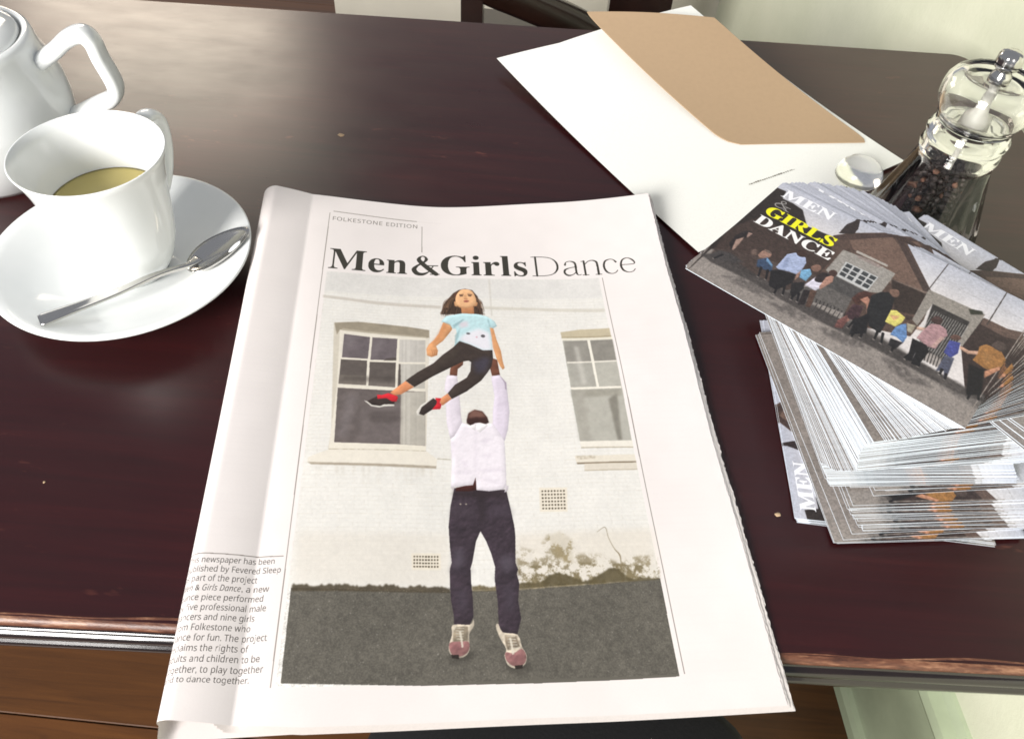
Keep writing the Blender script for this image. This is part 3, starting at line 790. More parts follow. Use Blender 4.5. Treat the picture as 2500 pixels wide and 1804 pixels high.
    a([(128, 1352), (165, 1362), (220, 1404), (310, 1418), (350, 1400), (465, 1400), (468, 1420), (360, 1422), (300, 1434), (210, 1418)], wsole)
    a([(720, 1526), (710, 1480), (760, 1410), (900, 1322), (905, 1342), (780, 1432), (745, 1480), (752, 1526)], wsole)
    a([(740, 1505), (770, 1432), (900, 1332), (960, 1370), (982, 1420), (880, 1462), (790, 1522)], shoe)
    a([(918, 1328), (985, 1330), (970, 1378), (992, 1402), (976, 1452), (882, 1458), (930, 1402), (940, 1370)], red)
    # soft halftone grain over the picture
    pr = (slice(int(T * cv.ppm), int(B * cv.ppm)), slice(int((L + 46) * cv.ppm), int((Rt + 46) * cv.ppm)))
    cv.blur(2, pr)
    lum = cv.a[pr].mean(-1); fold = vnoise(H, W, 22, 71) * 0.6 + vnoise(H, W, 10, 72) * 0.4
    cv.a[pr] *= (1 + 0.32 * np.clip(0.9 - lum, 0, 1) * (fold[pr] - 0.5) * np.where(np.arange(cv.H)[pr[0]] < 297 * cv.ppm, 1.0, 0.3)[:, None])[..., None]
    cv.a[pr] *= (0.985 + 0.02 * n4 + 0.02 * (n2 - 0.5))[pr][..., None]
    gr = np.random.default_rng(6).normal(0, 0.012, cv.a[pr].shape[:2]).astype(np.float32)
    cv.a[pr] += gr[..., None]
    cv.a[pr] *= 0.965
    # type and rules
    ink = (52, 50, 44)
    cv.text(SERIF('Men'), 47.6, 75.4, 51.0, 19.6, ink)
    ampersand(cv, 101.6, 75.4, 17.2, 19.6, ink, 1.15)
    cv.text(SERIF('Girls'), 121.0, 75.4, 58.6, 19.6, ink)
    th, hv = 0.62, 1.45                # "Dance" in a light roman
    X = lambda x, y: (x, 75.4 - y)
    S = lambda P, w: cv.stroke([X(*p) for p in P], w, ink)
    S([(186, 0.3), (186, 18.6)], [hv, hv]); S([(183, 0.3), (191, 0.3), (197, 2.0), (200.3, 6.5), (200.3, 12.5), (197, 17), (191, 18.6), (183, 18.6)], [th, th, th, hv, hv, th, th, th])
    S([(206.0, 10.4), (206.8, 12.8), (209.6, 13.8), (212.4, 12.6), (213.2, 10), (213.2, 2.6), (214.4, 0.4), (216.2, 0.8)], [hv, th, th, hv, hv, hv, th, th])
    S([(213.2, 8.2), (209, 7.4), (205.6, 5.6), (205.2, 2.4), (207.4, 0.3), (210.4, 0.9), (213.2, 3.4)], [th, th, hv, hv, hv, th, th])
    S([(219.2, 0.3), (219.2, 13.4)], [hv, hv]); S([(217.4, 13.2), (219.4, 13.4)], [th, th]); S([(217.2, 0.3), (221.4, 0.3)], [th, th])
    S([(219.4, 10), (222, 12.8), (225, 13.8), (227.6, 12.4), (228.2, 9.6), (228.2, 0.3)], [th, th, th * 1.3, hv, hv, hv]); S([(226.2, 0.3), (230.2, 0.3)], [th, th])
    S([(241.2, 11.0), (239.6, 13.2), (237.0, 13.8), (233.8, 12.0), (232.6, 7.2), (233.8, 2.4), (236.8, 0.3), (239.8, 1.0), (241.4, 3.0)], [hv, th, th, hv * .9, hv, hv, th, th, th])
    S([(244.4, 7.8), (253.2, 7.8), (252.8, 11.4), (249.4, 13.8), (245.8, 12.2), (244.3, 7.2), (245.4, 2.6), (248.6, 0.3), (251.6, 0.8), (253.4, 2.8)], [th, th, hv * .9, th, hv * .8, hv, hv, th, th, th])
    cv.text(SANS('FOLKESTONE EDITION'), 46.8, 26.2, 58.0, 4.0, (120, 114, 108), spacing=1.08)
    grey = (140, 132, 126)
    cv.line((46.6, 16.4), (104.4, 18.4), 0.8, (150, 142, 136)); cv.line((104.4, 18.4), (122, 19.6), 0.35, (214, 206, 202))
    cv.line((108.1, 24.0), (108.2, 52.5), 0.55, grey)
    cv.line((44.4, 18.4), (45.0, PL - 16.6), 0.55, (150, 142, 136)); cv.line((230.0, 78.6), (230.2, PL - 16.6), 0.5, grey)
    cv.line((-8, 278.0), (43.4, 279.2), 0.5, grey)
    lines = ['This newspaper has been', 'published by Fevered Sleep', 'as part of the project', None, 'dance piece performed', 'by five professional male', 'dancers and nine girls', 'from Folkestone who', 'dance for fun. The project', 'reclaims the rights of', 'adults and children to be', 'together, to play together', 'and to dance together.']
    ends = [39.4, 42.9, 32.5, 38.6, 36.5, 38.4, 33.8, 32.6, 40.7, 33.1, 38.7, 40.8, 35.4]
    x0 = -0.9
    for i, tx in enumerate(lines):
        y = 283.0 + i * 4.64
        if tx: cv.text(SANS(tx), x0, y, ends[i] - x0, 2.95, (72, 68, 64))
        else:
            cv.text(SANSI('Men & Girls Dance'), x0, y, 26.8, 2.95, (72, 68, 64)); cv.text(SANS(', a new'), x0 + 27.3, y, ends[i] - x0 - 27.3, 2.95, (72, 68, 64))
paint_page(page)

def print_mat(name, im, rough, fib=700, coat=0.0):
    m, nt, lk, bs = new_mat(name)
    t = nt.new('ShaderNodeTexImage'); t.image = im; t.extension = 'EXTEND'
    lk.new(t.outputs[0], bs.inputs['Base Color']); bs.inputs['Roughness'].default_value = rough
    bs.inputs['Specular IOR Level'].default_value = 0.3; bs.inputs['Coat Weight'].default_value = coat; bs.inputs['Coat Roughness'].default_value = 0.25
    n = noise(nt, lk, fib, 3); bump(nt, lk, bs, n.outputs[0], 0.06, 0.0002)
    return m
M_PAGE = print_mat('printed newsprint', page.image('front page print'), 0.62)

news = empty('newspaper', (0, 0, 0))
tag(news, 'folded tabloid newspaper with a lifted girl on its cover, overhanging the table edge', 'newspaper')

def ridge(s, t):
    """soft fold beside the spine: hump, then crease"""
    k = 0.45 + 0.65 * t / PL
    h = -0.0036 * (np.clip((s - 5) / 26, 0, 1) ** 2.2 if s < 31 else math.exp(-((s - 31) / 15) ** 1.0))
    w = 0.0009 * np.sin(s / 23 + t / 47) * np.clip((s - 60) / 60, 0, 1) + 0.0009 * np.sin(t / 22 + s / 40 + 1) * np.clip((s - 200) / 40, 0, 1)
    return h * k + w
S_TURN = 7.0
def sheet_point(s, t, drop=0.0, squash=1.0, zmin=0.0027):
    if s > -6: t = t - 5.0 * min(1, max(0, (t - 335) / 22)) * min(1, max(0, 1 - s / 60))
    zt = float(page_z(max(s, S_TURN), t)[0] + ridge(max(s, S_TURN), t)) * squash - drop
    if s >= S_TURN:
        ps, z = s, zt
    else:
        zb = 0.0032; R = (zt - zb) / 2 * 1000; arc = S_TURN - s
        if arc < pi * R:
            a = arc / R; ps = S_TURN - R * sin(a); z = zt - R * (1 - cos(a)) / 1000
        else:
            ps = S_TURN + (arc - pi * R); z = zb
    q = PG_O + (ps * PG_U + t * PG_V) / 1000
    return (q[0], q[1], z if z > zmin + 0.001 else zmin + 0.001 * math.exp(min(0, z - zmin - 0.001) / 0.001))
def page_sheet(name, s_vals, rows, mat, parent, drop=0.0, squash=1.0, over_r=0.0, over_b=0.0, over_t=0.0, serr=0.0, seed=1, skew=0.0, zmin=0.0027):
    rg = np.random.default_rng(seed)
    V, UV = [], []; nc = len(s_vals)
    smax = s_vals[-1]
    for i in range(rows + 1):
        f = i / rows; t = -over_t + (PL + over_b + over_t) * f
        je = (serr * rg.normal(0, 0.8) + serr * 0.6 * sin(i * 0.21 + seed)) if serr else 0
        for j, s in enumerate(s_vals):
            ss = s + (over_r + je + skew * (f - 0.5) if j == nc - 1 else 0)
            tt = t + skew * 0.3 * (s / PW - 0.5)
            V.append(sheet_point(ss, tt, drop, squash, zmin))
            UV.append(((s + 46) / (PW + 46), 1 - min(max(t, 0), PL) / PL))
    Fc = [(i * nc + j, (i + 1) * nc + j, (i + 1) * nc + j + 1, i * nc + j + 1) for i in range(rows) for j in range(nc - 1)]
    return mesh_obj(name, V, Fc, mat, parent, True, uvs=UV)
s_front = list(np.linspace(-66, -24, 12)) + list(np.linspace(-22, 14, 34)) + list(np.linspace(15.5, 30, 14)) + list(np.linspace(31, 60, 26)) + list(np.linspace(63, PW, 60))
page_sheet('front_page', s_front, 330, M_PAGE, news, serr=0.15, seed=2)
for q in range(4):
    s_in = list(np.linspace(24 + q, 60, 12)) + list(np.linspace(64, PW - 0.6, 40))
    page_sheet('inner_page', s_in, 260, M_NEWS, news, drop=0.0002 + 0.00018 * q, squash=1 - 0.05 * (q + 1), over_r=1.2 + 0.9 * q, over_b=0.6 + 0.5 * q, over_t=0.2 * q, serr=0.22, seed=10 + q, skew=(0.8, -0.9, 1.2, 0.5)[q], zmin=0.0023 - 0.0004 * q)

# ------------------------------------------------------------------ postcards
D = lambda x, y: (x / 0.9072, y / 0.9072)
CW, CH, CT = 0.1485, 0.105, 0.00032
CANG = radians(-37.4)
_cl = at_z(D(1515, 597), 0.0932)
def px_card(pts):
    out = []
    for p in pts:
        q = (at_z(p, 0.0932) - _cl) * 1000
        out.append((q[0] * cos(CANG) + q[1] * sin(CANG), 105 - (-q[0] * sin(CANG) + q[1] * cos(CANG))))
    return out
card = Canvas(0, 0, 148.5, 105, 8, (198, 200, 206))
def paint_card(cv):
    H, W = cv.H, cv.W
    n1 = vnoise(H, W, 4, 31); n2 = vnoise(H, W, 16, 32); n3 = vnoise(H, W, 90, 33)
    F = lambda v, P, col, al=1.0, soft=0, nz=None, rnd=0, **kw: cv.fill(px_card(src(v, P)), col, al, soft, nz, rnd, **kw)
    yy = np.linspace(0, 1, H)[:, None, None]
    cv.a[:] = np.array((184, 191, 210)) / 255 * (1 - np.clip(yy * 3.2, 0, 1)) + np.array((216, 212, 212)) / 255 * np.clip(yy * 3.2, 0, 1)
    # pavement and road
    cv.fill([(0, 78), (150, 82), (150, 105), (0, 105)], (142, 134, 128))
    cv.fill([(0, 70), (60, 74), (150, 84), (150, 90), (60, 84), (0, 80)], (104, 98, 95), soft=6)
    # hedge and brick terrace, gable, right-hand wall
    dark, brick = (44, 36, 34), (66, 51, 46)
    F('k', [(700, 120), (735, 150), (788, 172), (765, 215), (830, 245), (890, 285), (918, 385), (1095, 455), (1190, 470), (1160, 560), (1060, 640), (1000, 700), (880, 660), (700, 600), (560, 560), (430, 530), (330, 530), (150, 700)], dark, rnd=0, soft=1)
    F('k', [(440, 400), (620, 330), (1090, 560), (1060, 650), (840, 800), (560, 680), (330, 560)], brick, 0.9, 3)
    F('k', [(1080, 440), (1190, 425), (1475, 420), (1530, 480), (1680, 770), (1700, 800), (1640, 960), (1560, 1060), (1300, 1010), (1080, 900), (900, 800), (1060, 600)], (84, 64, 56))
    F('k', [(1180, 470), (1440, 445), (1500, 520), (1640, 790), (1440, 700), (1200, 520)], (112, 86, 74), soft=1)
    F('k', [(1090, 440), (1470, 424), (1490, 445), (1440, 450), (1090, 468)], (74, 56, 52)); F('k', [(1455, 440), (1490, 440), (1690, 790), (1650, 800)], (70, 54, 50))
    F('k', [(1400, 690), (1700, 800), (1690, 830), (1390, 715)], (120, 104, 94), 0.7, 1)
    F('k', [(1440, 710), (1660, 800), (1600, 930), (1460, 900)], (54, 42, 38), soft=1)
    F('k', [(1980, 930), (2150, 1020), (2500, 1090), (2500, 1560), (1900, 1390), (1870, 1100)], (56, 42, 40))
    F('k', [(2010, 940), (2160, 1010), (2500, 1080), (2500, 1130), (2140, 1060), (1990, 980)], (96, 74, 66))
    F('k', [(1112, 428), (1160, 372), (1212, 350), (1222, 338), (1244, 346), (1232, 400), (1206, 432)], (52, 42, 42))
    cv.a *= (0.97 + 0.06 * n1 + 0.08 * (n3 - 0.5))[..., None]
    # rendered surround and the window
    g = lambda P, col, **k: F('g', P, col, **k)
    g([(190, 35), (420, 120), (645, 240), (520, 410), (400, 400), (160, 300), (40, 215)], (152, 148, 142), soft=1)
    g([(310, 40), (580, 165), (572, 182), (300, 58)], (176, 170, 162), soft=1); g([(320, 80), (520, 170), (510, 195), (310, 100)], (150, 128, 124), al=.6, soft=3)
    g([(60, 230), (400, 400), (300, 480), (0, 400), (0, 300)], (74, 72, 72), soft=2)
    q = np.array([(215, 138), (500, 272), (400, 395), (132, 262)], float)
    g(list(map(tuple, q)), (188, 192, 194))
    bl = lambda u, v: tuple((1 - u) * (1 - v) * q[0] + u * (1 - v) * q[1] + u * v * q[2] + (1 - u) * v * q[3])
    for i in range(4):
        for j in range(3):
            u0 = 0.05 + i * 0.235 + (0.03 if i > 1 else 0); v0 = 0.06 + j * 0.29
            g([bl(u0, v0), bl(u0 + 0.18, v0), bl(u0 + 0.18, v0 + 0.22), bl(u0, v0 + 0.22)], (58, 62, 66))
    # gateway
    g([(935, 375), (1425, 590), (1390, 650), (1230, 870), (1195, 830), (1295, 655), (970, 500), (840, 690), (795, 640)], (142, 136, 128))
    g([(970, 500), (1295, 655), (1195, 830), (1080, 1000), (850, 880)], (50, 46, 46), soft=1)
    rr = np.random.default_rng(21)
    for i in range(15):
        u = i / 14; x0 = 985 + u * 290; y0 = 560 + u * 130
        g([(x0, y0), (x0 + 7, y0 + 3), (x0 - 190, y0 + 330), (x0 - 199, y0 + 326)], (166, 166, 162), al=0.7)
    g([(1280, 540), (1400, 560), (1410, 590), (1300, 590)], (48, 50, 40), soft=2)
    # railings on the left
    F('k', [(800, 780), (1010, 740), (1200, 830), (1140, 950), (860, 870)], (92, 88, 86), soft=1)
    for i in range(16):
        F('k', [(830 + i * 22, 760 + i * 10), (836 + i * 22, 763 + i * 10), (806 + i * 22, 852 + i * 9), (800 + i * 22, 848 + i * 9)], (40, 36, 36), al=.9)
    F('k', [(930, 840), (1150, 920), (1130, 955), (900, 880)], (160, 152, 146), al=.8)
    for i in range(8): F('k', [(930 + i * 28, 838 + i * 11), (936 + i * 28, 840 + i * 11), (912 + i * 28, 880 + i * 11), (906 + i * 28, 878 + i * 11)], (46, 40, 40), al=.9)
    g([(860, 870), (1080, 990), (1040, 1060), (840, 960)], (150, 142, 136), al=.8, soft=1)
    for i in range(9): g([(850 + i * 26, 850 + i * 15), (858 + i * 26, 853 + i * 15), (828 + i * 26, 960 + i * 13), (820 + i * 26, 956 + i * 13)], (44, 40, 40))
    # shade on the pavement
    F('k', [(260, 560), (420, 560), (600, 680), (820, 800), (1000, 890), (1400, 1090), (1900, 1370), (2267, 1500), (2267, 1560), (1850, 1400), (1350, 1140), (980, 960), (800, 860), (560, 720), (330, 610)], (62, 57, 56), 0.9, 3)
    for P in ([(380, 690), (520, 700), (640, 760), (760, 860), (640, 820), (470, 740)], [(680, 850), (820, 870), (960, 960), (880, 970), (760, 910)], [(1000, 1000), (1200, 1050), (1330, 1140), (1180, 1120), (1040, 1060)], [(1380, 1180), (1500, 1220), (1640, 1320), (1720, 1380), (1560, 1350), (1430, 1260)], [(1650, 1260), (1850, 1330), (1980, 1430), (1850, 1420)]):
        F('k', P, (86, 80, 78), .75, 4, np.clip(n2 * 1.8, 0, 1))
    for i in range(9):
        F('k', [(560 + i * 130, 730 + i * 74), (564 + i * 130, 731 + i * 74), (470 + i * 130, 860 + i * 70), (465 + i * 130, 857 + i * 70)], (112, 105, 100), al=.5)
    # poles and wires
    for p, w in (([(943, 362), (1105, 145)], 0.5), ([(1440, 680), (1620, 380)], 0.55)):
        a_, b_ = px_card(src('g', p)); cv.line(a_, b_, w, (62, 54, 52))
    for p in ([(1000, 280), (1779, 640)], [(800, 30), (1779, 470)], [(1180, 330), (1100, 300)]):
        a_, b_ = px_card(src('g', p)); cv.line(a_, b_, 0.22, (166, 164, 168))
    a_, b_ = px_card(src('g', [(1250, 1530), (1779, 700)])); cv.line(a_, b_, 0.45, (150, 140, 132))
    # the line of people
    def body(v):
        def go(P, col, **k):
            if k.get('soft', 0) < 2 and k.get('al', 1) == 1: k = dict(vol=5, fold=0.12, **k)
            F(v, P, col, **k)
        return go
    f = body('f'); g0 = g; g = body('g')
    f([(340, 880), (430, 830), (560, 860), (700, 960), (560, 960), (420, 930)], (64, 60, 60), soft=3)
    f([(540, 760), (600, 680), (690, 630), (760, 625), (795, 660), (740, 690), (660, 720), (600, 830), (560, 830)], (38, 32, 33), soft=1)
    f([(610, 720), (700, 690), (650, 760), (590, 830), (565, 830)], (158, 126, 112), soft=1); f([(740, 640), (790, 655), (730, 700), (720, 690)], (150, 120, 108), soft=1)
    f([(770, 830), (830, 815), (835, 880), (780, 880)], (120, 96, 86), al=.8, soft=3)
    f([(846, 876), (920, 824), (988, 860), (962, 908), (880, 914)], (150, 112, 96), rnd=3); f([(900, 830), (960, 830), (990, 868), (960, 860)], (110, 92, 84), soft=1)
    f([(840, 930), (950, 905), (1000, 985), (994, 1060), (900, 1030), (830, 1000)], (46, 66, 98), soft=1); f([(940, 905), (998, 980), (996, 1010), (930, 940)], (96, 146, 196), soft=1)
    f([(1035, 1005), (1150, 870), (1240, 852), (1345, 905), (1352, 960), (1310, 1030), (1250, 1082), (1180, 1055), (1060, 1030)], (154, 172, 214)); f([(1180, 900), (1150, 1000), (1080, 1030), (1150, 900)], (120, 138, 182), al=.7, soft=3)
    f([(1250, 850), (1300, 820), (1358, 850), (1335, 898), (1270, 888)], (58, 40, 36), rnd=3)
    f([(980, 1040), (1060, 1030), (1245, 1082), (1210, 1170), (1040, 1250), (960, 1200)], (32, 30, 33), soft=1); f([(1250, 1080), (1300, 1040), (1280, 1100), (1230, 1150)], (150, 112, 96))
    f([(1300, 1035), (1395, 1022), (1412, 1080), (1350, 1152), (1282, 1112)], (98, 160, 206)); f([(1405, 1000), (1470, 974), (1512, 1010), (1475, 1050), (1425, 1045)], (128, 92, 78), rnd=3)
    f([(1200, 1170), (1340, 1160), (1330, 1230), (1230, 1320), (1190, 1300)], (36, 34, 36), soft=1)
    f([(1340, 1190), (1450, 1110), (1570, 1150), (1545, 1200), (1450, 1252)], (208, 206, 226)); f([(1440, 1130), (1520, 1058), (1605, 1090), (1560, 1152), (1480, 1165)], (44, 36, 38), rnd=3)
    f([(1560, 1110), (1650, 1080), (1630, 1160), (1500, 1240), (1490, 1210)], (170, 122, 104)); f([(1590, 1050), (1640, 1030), (1680, 1060), (1660, 1100), (1610, 1090)], (70, 48, 44), rnd=3)
    f([(1400, 1240), (1470, 1255), (1400, 1430), (1350, 1420)], (84, 60, 50)); f([(1330, 1240), (1400, 1250), (1340, 1400), (1270, 1400)], (40, 34, 36))
    f([(1830, 1330), (1900, 1270), (1980, 1248), (2045, 1275), (2050, 1330), (1960, 1330), (1900, 1420)], (74, 44, 38), soft=1)
    f([(1920, 1340), (2000, 1310), (2064, 1400), (2030, 1440), (2030, 1490), (1990, 1480), (1990, 1400)], (176, 118, 96)); f([(1770, 1500), (1850, 1390), (1960, 1410), (1900, 1570), (1790, 1540)], (64, 42, 48), soft=1)
    f([(1690, 1560), (1780, 1510), (1820, 1560), (1720, 1620)], (150, 100, 86), soft=1)
    g([(440, 430), (520, 400), (590, 402), (640, 460), (600, 620), (520, 760), (420, 700), (400, 560)], (34, 34, 37), soft=1); g([(600, 382), (660, 378), (684, 410), (660, 445), (612, 430)], (120, 88, 74), rnd=3)
    g([(300, 640), (430, 580), (400, 760), (250, 772)], (30, 29, 32), soft=1); g([(150, 650), (240, 600), (230, 660), (190, 720), (120, 710)], (110, 66, 62), soft=1)
    g([(610, 558), (660, 560), (736, 622), (705, 668), (650, 702), (560, 658)], (216, 206, 92)); g([(600, 600), (690, 610), (640, 650)], (220, 150, 110), al=.8, soft=2)
    g([(740, 600), (800, 610), (790, 640), (740, 640)], (60, 46, 42), soft=1)
    g([(650, 705), (700, 680), (746, 675), (752, 790), (720, 842), (660, 790), (606, 772)], (84, 128, 190)); g([(610, 800), (720, 840), (650, 900), (590, 860)], (36, 34, 38), soft=1)
    g([(750, 670), (830, 690), (790, 760), (755, 740)], (160, 152, 130), soft=1)
    g([(960, 672), (1030, 680), (1092, 720), (1104, 780), (1060, 800), (1000, 892), (930, 872), (836, 795), (900, 720)], (168, 126, 132)); g([(1050, 780), (1080, 800), (990, 880), (960, 870)], (200, 160, 150), al=.8, soft=1); g([(840, 700), (920, 710), (880, 735), (830, 725)], (196, 160, 140))
    g([(958, 632), (1010, 604), (1062, 640), (1035, 682), (978, 664)], (66, 46, 44), rnd=3)
    g([(800, 800), (925, 860), (945, 920), (850, 1042), (790, 1020), (840, 900), (800, 985), (720, 970), (770, 930)], (28, 26, 29))
    g([(1120, 815), (1215, 838), (1195, 930), (1130, 970), (1072, 920)], (58, 66, 152)); g([(1130, 780), (1175, 765), (1222, 792), (1200, 815), (1140, 805)], (96, 66, 58), rnd=3)
    g([(1080, 950), (1165, 970), (1110, 1120), (1075, 1160), (1075, 1080), (1005, 1085)], (72, 76, 98), soft=1)
    g([(1215, 862), (1290, 905), (1378, 908), (1370, 942), (1280, 932), (1210, 890)], (196, 150, 124))
    g([(1380, 868), (1440, 848), (1510, 880), (1570, 910), (1612, 985), (1560, 1066), (1440, 1066), (1322, 985), (1366, 930)], (158, 104, 48)); g([(1400, 900), (1500, 960), (1440, 1050)], (172, 122, 66), al=.5, soft=5)
    g([(1400, 1090), (1560, 1040), (1560, 1070), (1430, 1140)], (190, 126, 92)); g([(1488, 850), (1540, 820), (1600, 845), (1614, 890), (1570, 912), (1510, 885)], (74, 60, 56), rnd=3)
    g([(1290, 1020), (1430, 1072), (1400, 1290), (1270, 1290)], (28, 25, 27), soft=2)
    g([(1600, 1010), (1655, 995), (1702, 1080), (1680, 1152), (1560, 1192), (1515, 1172)], (160, 98, 58)); g([(1560, 1190), (1700, 1150), (1779, 1200), (1600, 1400), (1480, 1330)], (30, 26, 26), soft=3)
    for v_, P in (('f', [(1060, 1190), (1020, 1290)]), ('f', [(1130, 1200), (1110, 1300)]), ('f', [(1230, 1270), (1200, 1350)]), ('f', [(1280, 1280), (1262, 1370)]), ('f', [(880, 1010), (850, 1110)]), ('f', [(950, 1040), (930, 1140)]), ('f', [(470, 880), (380, 920)]), ('f', [(1880, 1540), (1800, 1640)]),
                  ('g', [(310, 720), (270, 795)]), ('g', [(370, 740), (350, 800)]), ('g', [(500, 740), (470, 815)]), ('g', [(545, 760), (530, 850)]), ('g', [(640, 860), (620, 920)]), ('g', [(800, 990), (740, 985)]), ('g', [(860, 1020), (856, 1050)]), ('g', [(1060, 1070), (1040, 1115)]), ('g', [(1095, 1110), (1085, 1160)]), ('g', [(1310, 1270), (1282, 1330)]), ('g', [(1380, 1270), (1378, 1340)])):
        q_ = px_card(src(v_, P)); cv.stroke(q_, [1.5, 0.9], (30, 28, 31)); cv.dot((q_[1][0] - 0.3, q_[1][1] + 0.2), 0.8, (128, 120, 116), 0.9, 0.4)
    gm = cv.a.mean(-1, keepdims=True); cv.a = gm + (cv.a - gm) * 0.78; cv.a *= np.array([1.0, 0.985, 0.975], np.float32)
    hf = vnoise(H, W, 2.6, 91); cv.a *= (1 + np.clip(0.95 - cv.a.mean(-1), 0, 1) * 0.5 * (hf - 0.5))[..., None]
    mt = vnoise(H, W, 9, 41); mt2 = vnoise(H, W, 5, 42); cv.blur(3)
    lm = np.clip(1.05 - cv.a.mean(-1), 0.12, 1); cv.a *= (1 + lm * (0.30 * (mt - 0.5) + 0.22 * (mt2 - 0.5)))[..., None]; cv.a = cv.a * 0.94 + 0.03
    # lettering
    def amp(cx0, by, w, h, col):
        ampersand(cv, cx0, by, w, h, col, 0.45)
    cv.text(SERIF('MEN'), 5.2, 105 - 92.6, 31.5, 8.5, (240, 240, 244), embold=0.5)
    amp(6.0, 105 - 81.8, 9.5, 7.8, (150, 146, 144))
    cv.text(SERIF('GIRLS'), 6.0, 105 - 71.2, 41.5, 9.0, (236, 232, 40), embold=0.5)
    cv.text(SERIF('DANCE'), 5.6, 105 - 60.2, 46.0, 8.6, (240, 238, 236), embold=0.5)
    cv.a += np.random.default_rng(9).normal(0, 0.007, (H, W)).astype(np.float32)[..., None]
paint_card(card)
M_CARD = print_mat('postcard print', card.image('postcard print'), 0.42, 500, 0.15)

V = [(0, 0, 0), (CW, 0, 0), (CW, CH, 0), (0, CH, 0), (0, 0, CT), (CW, 0, CT), (CW, CH, CT), (0, CH, CT)]
Fc = [(4, 5, 6, 7), (3, 2, 1, 0), (0, 1, 5, 4), (1, 2, 6, 5), (2, 3, 7, 6), (3, 0, 4, 7)]
UV = [(0, 0), (1, 0), (1, 1), (0, 1)] * 2
top_card = mesh_obj('postcard', V, Fc, None, None, False, [M_CARD, M_CARDEDGE], [0, 1, 1, 1, 1, 1], UV)
keys = [(.0022, 1847, 1205, -82.5), (.0040, 1850, 1199, -82.8), (.0048, 1914, 1177, -83.5), (.0075, 1902, 1160, -83.2), (.0108, 1884, 1130, -83.0), (.0118, 1880, 1122, -83.0),
        (.0124, 1967, 1086, -81.0), (.0135, 1955, 1084, -82), (.0150, 1838, 1076, -83.5), (.022, 1832, 1058, -84.2), (.030, 1818, 1026, -84.0), (.0335, 1850, 1043, -81.5), (.038, 1898, 1044, -78.5),
        (.045, 1899, 1024, -77.5), (.055, 1904, 1001, -77.0), (.065, 1922, 983, -76), (.0695, 1935, 980, -75.5), (.0785, 1960, 977, -73), (.081, 2005, 971, -67.4), (.0865, 2075, 956, -56), (.0900, 2112, 948, -46), (.0922, 2128, 949, -39.4), (.0932, 2142, 950, -37.4)]
kz = np.array([k_[0] for k_ in keys])
N_CARD = int(0.0932 / CT)
for i in range(N_CARD + 1):
    z = i * CT
    o = top_card if i == N_CARD else top_card.copy()
    if i < N_CARD: COL.objects.link(o)
    if i == N_CARD: z = 0.0932 - CT
    if i < 7:                          # the lowest few lie the other way round
        th = radians(88.0 + RNG.uniform(-1.0, 1.0)); tl = at_z(D(1768 - 1.2 * i + RNG.uniform(-3, 3), 1157 - 1.6 * i), z)
        L0 = np.array(tl[:2]) - np.array([-sin(th), cos(th)]) * CH
        tag(o, 'postcard at the foot of the stack, turned so its sky edge faces the newspaper', 'postcard', 'turned postcards under the fanned stack')
    else:
        k_ = 3.6 if RNG.random() < 0.07 or z < 0.015 else 1.0
        jx, jy, ja = (RNG.normal(0, 1.0) * k_, RNG.normal(0, 0.6) * k_, RNG.normal(0, 0.22) * k_) if i < N_CARD else (0, 0, 0)
        if i > N_CARD - 4: jx, jy, ja = jx * .4, jy * .4, ja * .3
        bx, by, an = (np.interp(z, kz, [k_[q] for k_ in keys]) for q in (1, 2, 3))
        th = radians(an + ja); Bp = at_z(D(bx + jx, by + jy), z)
        L0 = np.array(Bp[:2]) - np.array([cos(th), sin(th)]) * CW
        if 0.0700 < z < 0.0782:        # a bundle slipped out towards the mill
            f_ = (z - 0.070) / 0.0082; th = radians(-54 + 5 * f_ + ja * 2)
            T_ = at_z(D(2078 - 30 * f_ + jx * 1.5, 502 - 26 * f_ + jy), z); L0 = np.array(T_[:2]) - np.array([-sin(th), cos(th)]) * CH
        if i == N_CARD: tag(o, 'postcard on top of the stack showing a row of people along railings', 'postcard')
        elif 0.0700 < z < 0.0782: tag(o, 'postcard in the bundle slipped sideways out of the stack towards the mill', 'postcard', 'postcards slipped out towards the mill')
        elif z > 0.078: tag(o, 'postcard fanned out directly beneath the top card of the stack', 'postcard', 'postcards fanned under the top card')
        elif z > 0.0121: tag(o, 'postcard packed in the thick twisted middle of the stack', 'postcard', 'postcards packed in the middle of the stack')
        else: tag(o, 'postcard in the low stepped layer of the stack, over the turned cards', 'postcard', 'postcards stepped near the foot of the stack')
    o.location = (L0[0], L0[1], z); o.rotation_euler = (0, 0, th)

